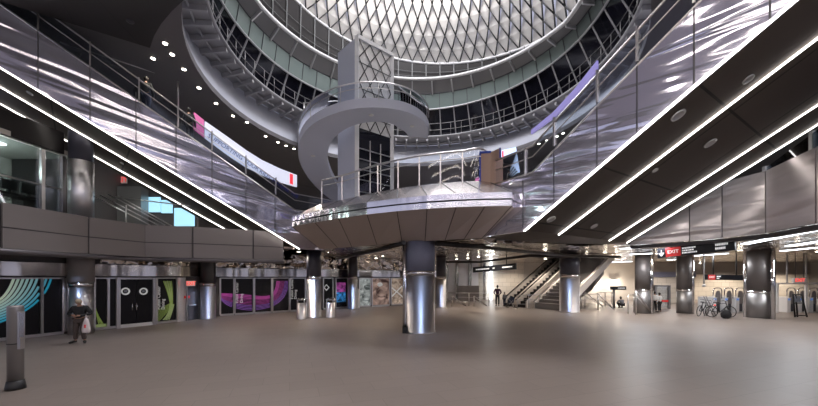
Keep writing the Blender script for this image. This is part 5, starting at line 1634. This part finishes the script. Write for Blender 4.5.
    for n in 'LR':
        Lg['hp' + n] = (J['hp' + n], .105); Lg['kn' + n] = (J['kn' + n], .078); Lg['an' + n] = (J['an' + n] + (J['kn' + n] - J['an' + n]) * .08, .066)
        El += [('pelvis', 'hp' + n), ('hp' + n, 'kn' + n), ('kn' + n, 'an' + n)]
    skin_mesh('trousers', Lg, El, legs, root)
    for n in 'LR':
        a = J['an' + n]; t = J['to' + n]; skin_mesh('shoe', {'pelvis': (a + (a - t) * .25 + Vector((0, 0, -.035)), .046), 'm': ((a + t) / 2, .052), 't': (t, .044), 'tt': (t + (t - a) * .3, .034)}, [('pelvis', 'm'), ('m', 't'), ('t', 'tt')], 'rubber', root, 1)
    return root


mn = person('man in a beige cap and dark sweater holding a white plastic bag', G(80, 12.75), 0.35, 1.68,
            {'elR': (-.30, .0, 1.14), 'wrR': (-.08, -.26, 1.13), 'elL': (.30, .02, 1.14), 'wrL': (.10, -.27, 1.10), 'neck': (0, -.04, 1.51), 'hl': (0, -.07, 1.58), 'headdir': (0, -.35, 1), 'anL': (.15, -.05, .09), 'toL': (.22, -.2, .045), 'knL': (.12, -.08, .5), 'anR': (-.13, .03, .09), 'toR': (-.2, -.12, .045)},
            'cloth_black', 'cloth_brown', 'cap_beige')
mn.scale = (1.12, 1.12, 0.97)
bg_ = thing('plastic_bag', 'white plastic carrier bag hanging from the man\u2019s hand', 'bag', G(85.5, 12.5))
q = P(86.2, 325, 12.52)
zt0 = 1.03
b = MB(); prof = [(.03, 1.0), (.07, .93), (.11, .8), (.15, .62), (.16, .5), (.14, .43), (.05, .42)]
b.lathe((q.x, q.y, 0), prof, 20, sx=1.0, sy=0.55); b.build('bag_body', M['plastic_bag'], bg_)
MB().tube([(q.x - .03, q.y, .98), (q.x - .03, q.y, 1.06), (q.x + .0, q.y, 1.1), (q.x + .03, q.y, 1.06), (q.x + .03, q.y, .98)], .008, 6).build('handle', M['plastic_bag'], bg_)
MB().box((q.x + .04, q.y - .088, .68), (.06, .01, .12)).build('red_print', M['sign_red'], bg_)

# travellers on the left escalator
ep = Vector(LO) + LN * 0.75
p1_ = PL(146, 99, ep, LN); p2_ = PL(189, 132, ep, LN)
for o_ in (p1_, p2_):
    t = (o_ - Vector(LO)).dot(LH) / math.hypot(1, 1); n = 0.2 / LD.z; i = math.floor(t / (13.0 / int(LD.z * 13 / 0.2))) + 1
    o_.z = LO[2] + (2.22 - 0.25) + LD.z * (i * 13.0 / int(LD.z * 13 / 0.2))
pr1 = person('traveller with a big black bag descending near the dark landing', p1_, math.radians(200), 1.76, {'headdir': (0, -.1, 1), 'knL': (.1, -.12, .55), 'anL': (.1, -.02, .18), 'toL': (.12, -.18, .14)}, 'cloth_black', 'cloth_navy')
rk = thing('backpack', 'large round black bag on the upper traveller\u2019s back', 'bag', p1_ + Vector((-0.28, 0.1, 0.85)))
MB().lathe(p1_ + Vector((-0.30, 0.06, 0.78)), [(.1, 0), (.22, .08), (.27, .3), (.24, .52), (.1, .62)], 20, sy=0.9).build('bag_body', M['cloth_black'], rk)
person('traveller in black descending next to the pink screen', p2_, math.radians(200), 1.74, {'knR': (-.1, -.12, .55), 'anR': (-.1, -.02, .18), 'toR': (-.12, -.18, .14), 'wrL': (.2, -.3, 1.15)}, 'cloth_black', 'cloth_black')
hb2 = thing('shoulder_bag', 'black bag hanging behind the lower traveller', 'bag', p2_ + Vector((-.3, 0, .6)))
MB().lathe(p2_ + Vector((-0.34, 0.0, 0.55)), [(.1, 0), (.17, .05), (.19, .25), (.12, .42)], 16, sy=0.6).build('bag_body', M['cloth_black'], hb2)
MB().tube([p2_ + Vector((-0.34, 0, .95)), p2_ + Vector((-.2, 0, 1.4)), p2_ + Vector((-0.05, -.02, 1.45))], .015, 6).build('strap', M['cloth_black'], hb2)
# far people
person('person in a dark purple top standing at the stair opening', G(497.5, 29.3), math.radians(170), 1.85, {'elL': (.3, .05, 1.15), 'elR': (-.3, .05, 1.15), 'wrL': (.2, -.2, 1.0), 'wrR': (-.2, -.2, 1.0)}, 'cloth_purple', 'cloth_black', fingers=True, hairlen=0.04)
person('small child in grey beside the person in purple', G(504.5, 29.2), math.radians(200), 1.25, {}, 'cloth_grey', 'cloth_navy')
st_ = thing('stroller', 'dark pushchair beside the small child', 'pushchair', G(510.5, 27.9)); q = G(510.5, 27.9)
b = MB()
for dy in (-.22, .22): b.tube([(q.x - .45, q.y + dy, 1.0), (q.x - .05, q.y + dy, .55), (q.x + .35, q.y + dy, .14)], .022, 6); b.tube([(q.x + .15, q.y + dy, .65), (q.x - .3, q.y + dy, .14)], .022, 6)
b.tube([(q.x - .45, q.y - .22, 1.0), (q.x - .45, q.y + .22, 1.0)], .022, 6); b.build('frame', M['steel_dark'], st_)
MB().prism([(q.x - .2, q.y - .2, .4), (q.x + .2, q.y - .2, .4), (q.x + .3, q.y - .2, .85), (q.x + .05, q.y - .2, 1.0), (q.x - .15, q.y - .2, .6)], (0, .4, 0)).build('seat', M['cloth_navy'], st_)
for dx in (-.3, .35):
    for dy in (-.24, .24): MB().tube([(q.x + dx + .11 * math.cos(t), q.y + dy, .13 + .11 * math.sin(t)) for t in [2 * PI * i / 14 for i in range(14)]], .02, 5, True).build('wheel', M['rubber'], st_)
person('person in a white shirt nearer the bronze column, seen from behind', G(654.6, 24.3), math.radians(160), 1.5, {}, 'shirt_white', 'cloth_black')
person('person in a white shirt beside the doorway, one arm bent', G(659.6, 24.0), math.radians(200), 1.42, {'elR': (-.33, .0, 1.2), 'wrR': (-.3, -.22, 1.1)}, 'shirt_white', 'cloth_black')
person('long-haired person crouching by the little sign post', G(621.5, 27.6), math.radians(190), 1.6,
       {'pelvis': (0, .12, .32), 'belly': (0, .06, .46), 'chest': (0, -.02, .62), 'base': (0, -.06, .74), 'neck': (0, -.09, .80), 'hl': (0, -.1, .88), 'shL': (.18, -.04, .7), 'shR': (-.18, -.04, .7), 'elL': (.26, -.2, .5), 'elR': (-.26, -.2, .5), 'wrL': (.14, -.38, .42), 'wrR': (-.14, -.38, .42),
        'hpL': (.1, .08, .32), 'hpR': (-.1, .08, .32), 'knL': (.16, -.32, .48), 'knR': (-.16, -.32, .48), 'anL': (.13, -.02, .09), 'anR': (-.13, -.02, .09), 'toL': (.15, -.2, .045), 'toR': (-.15, -.2, .045)}, 'cloth_grey', 'cloth_black', hairlen=0.1)
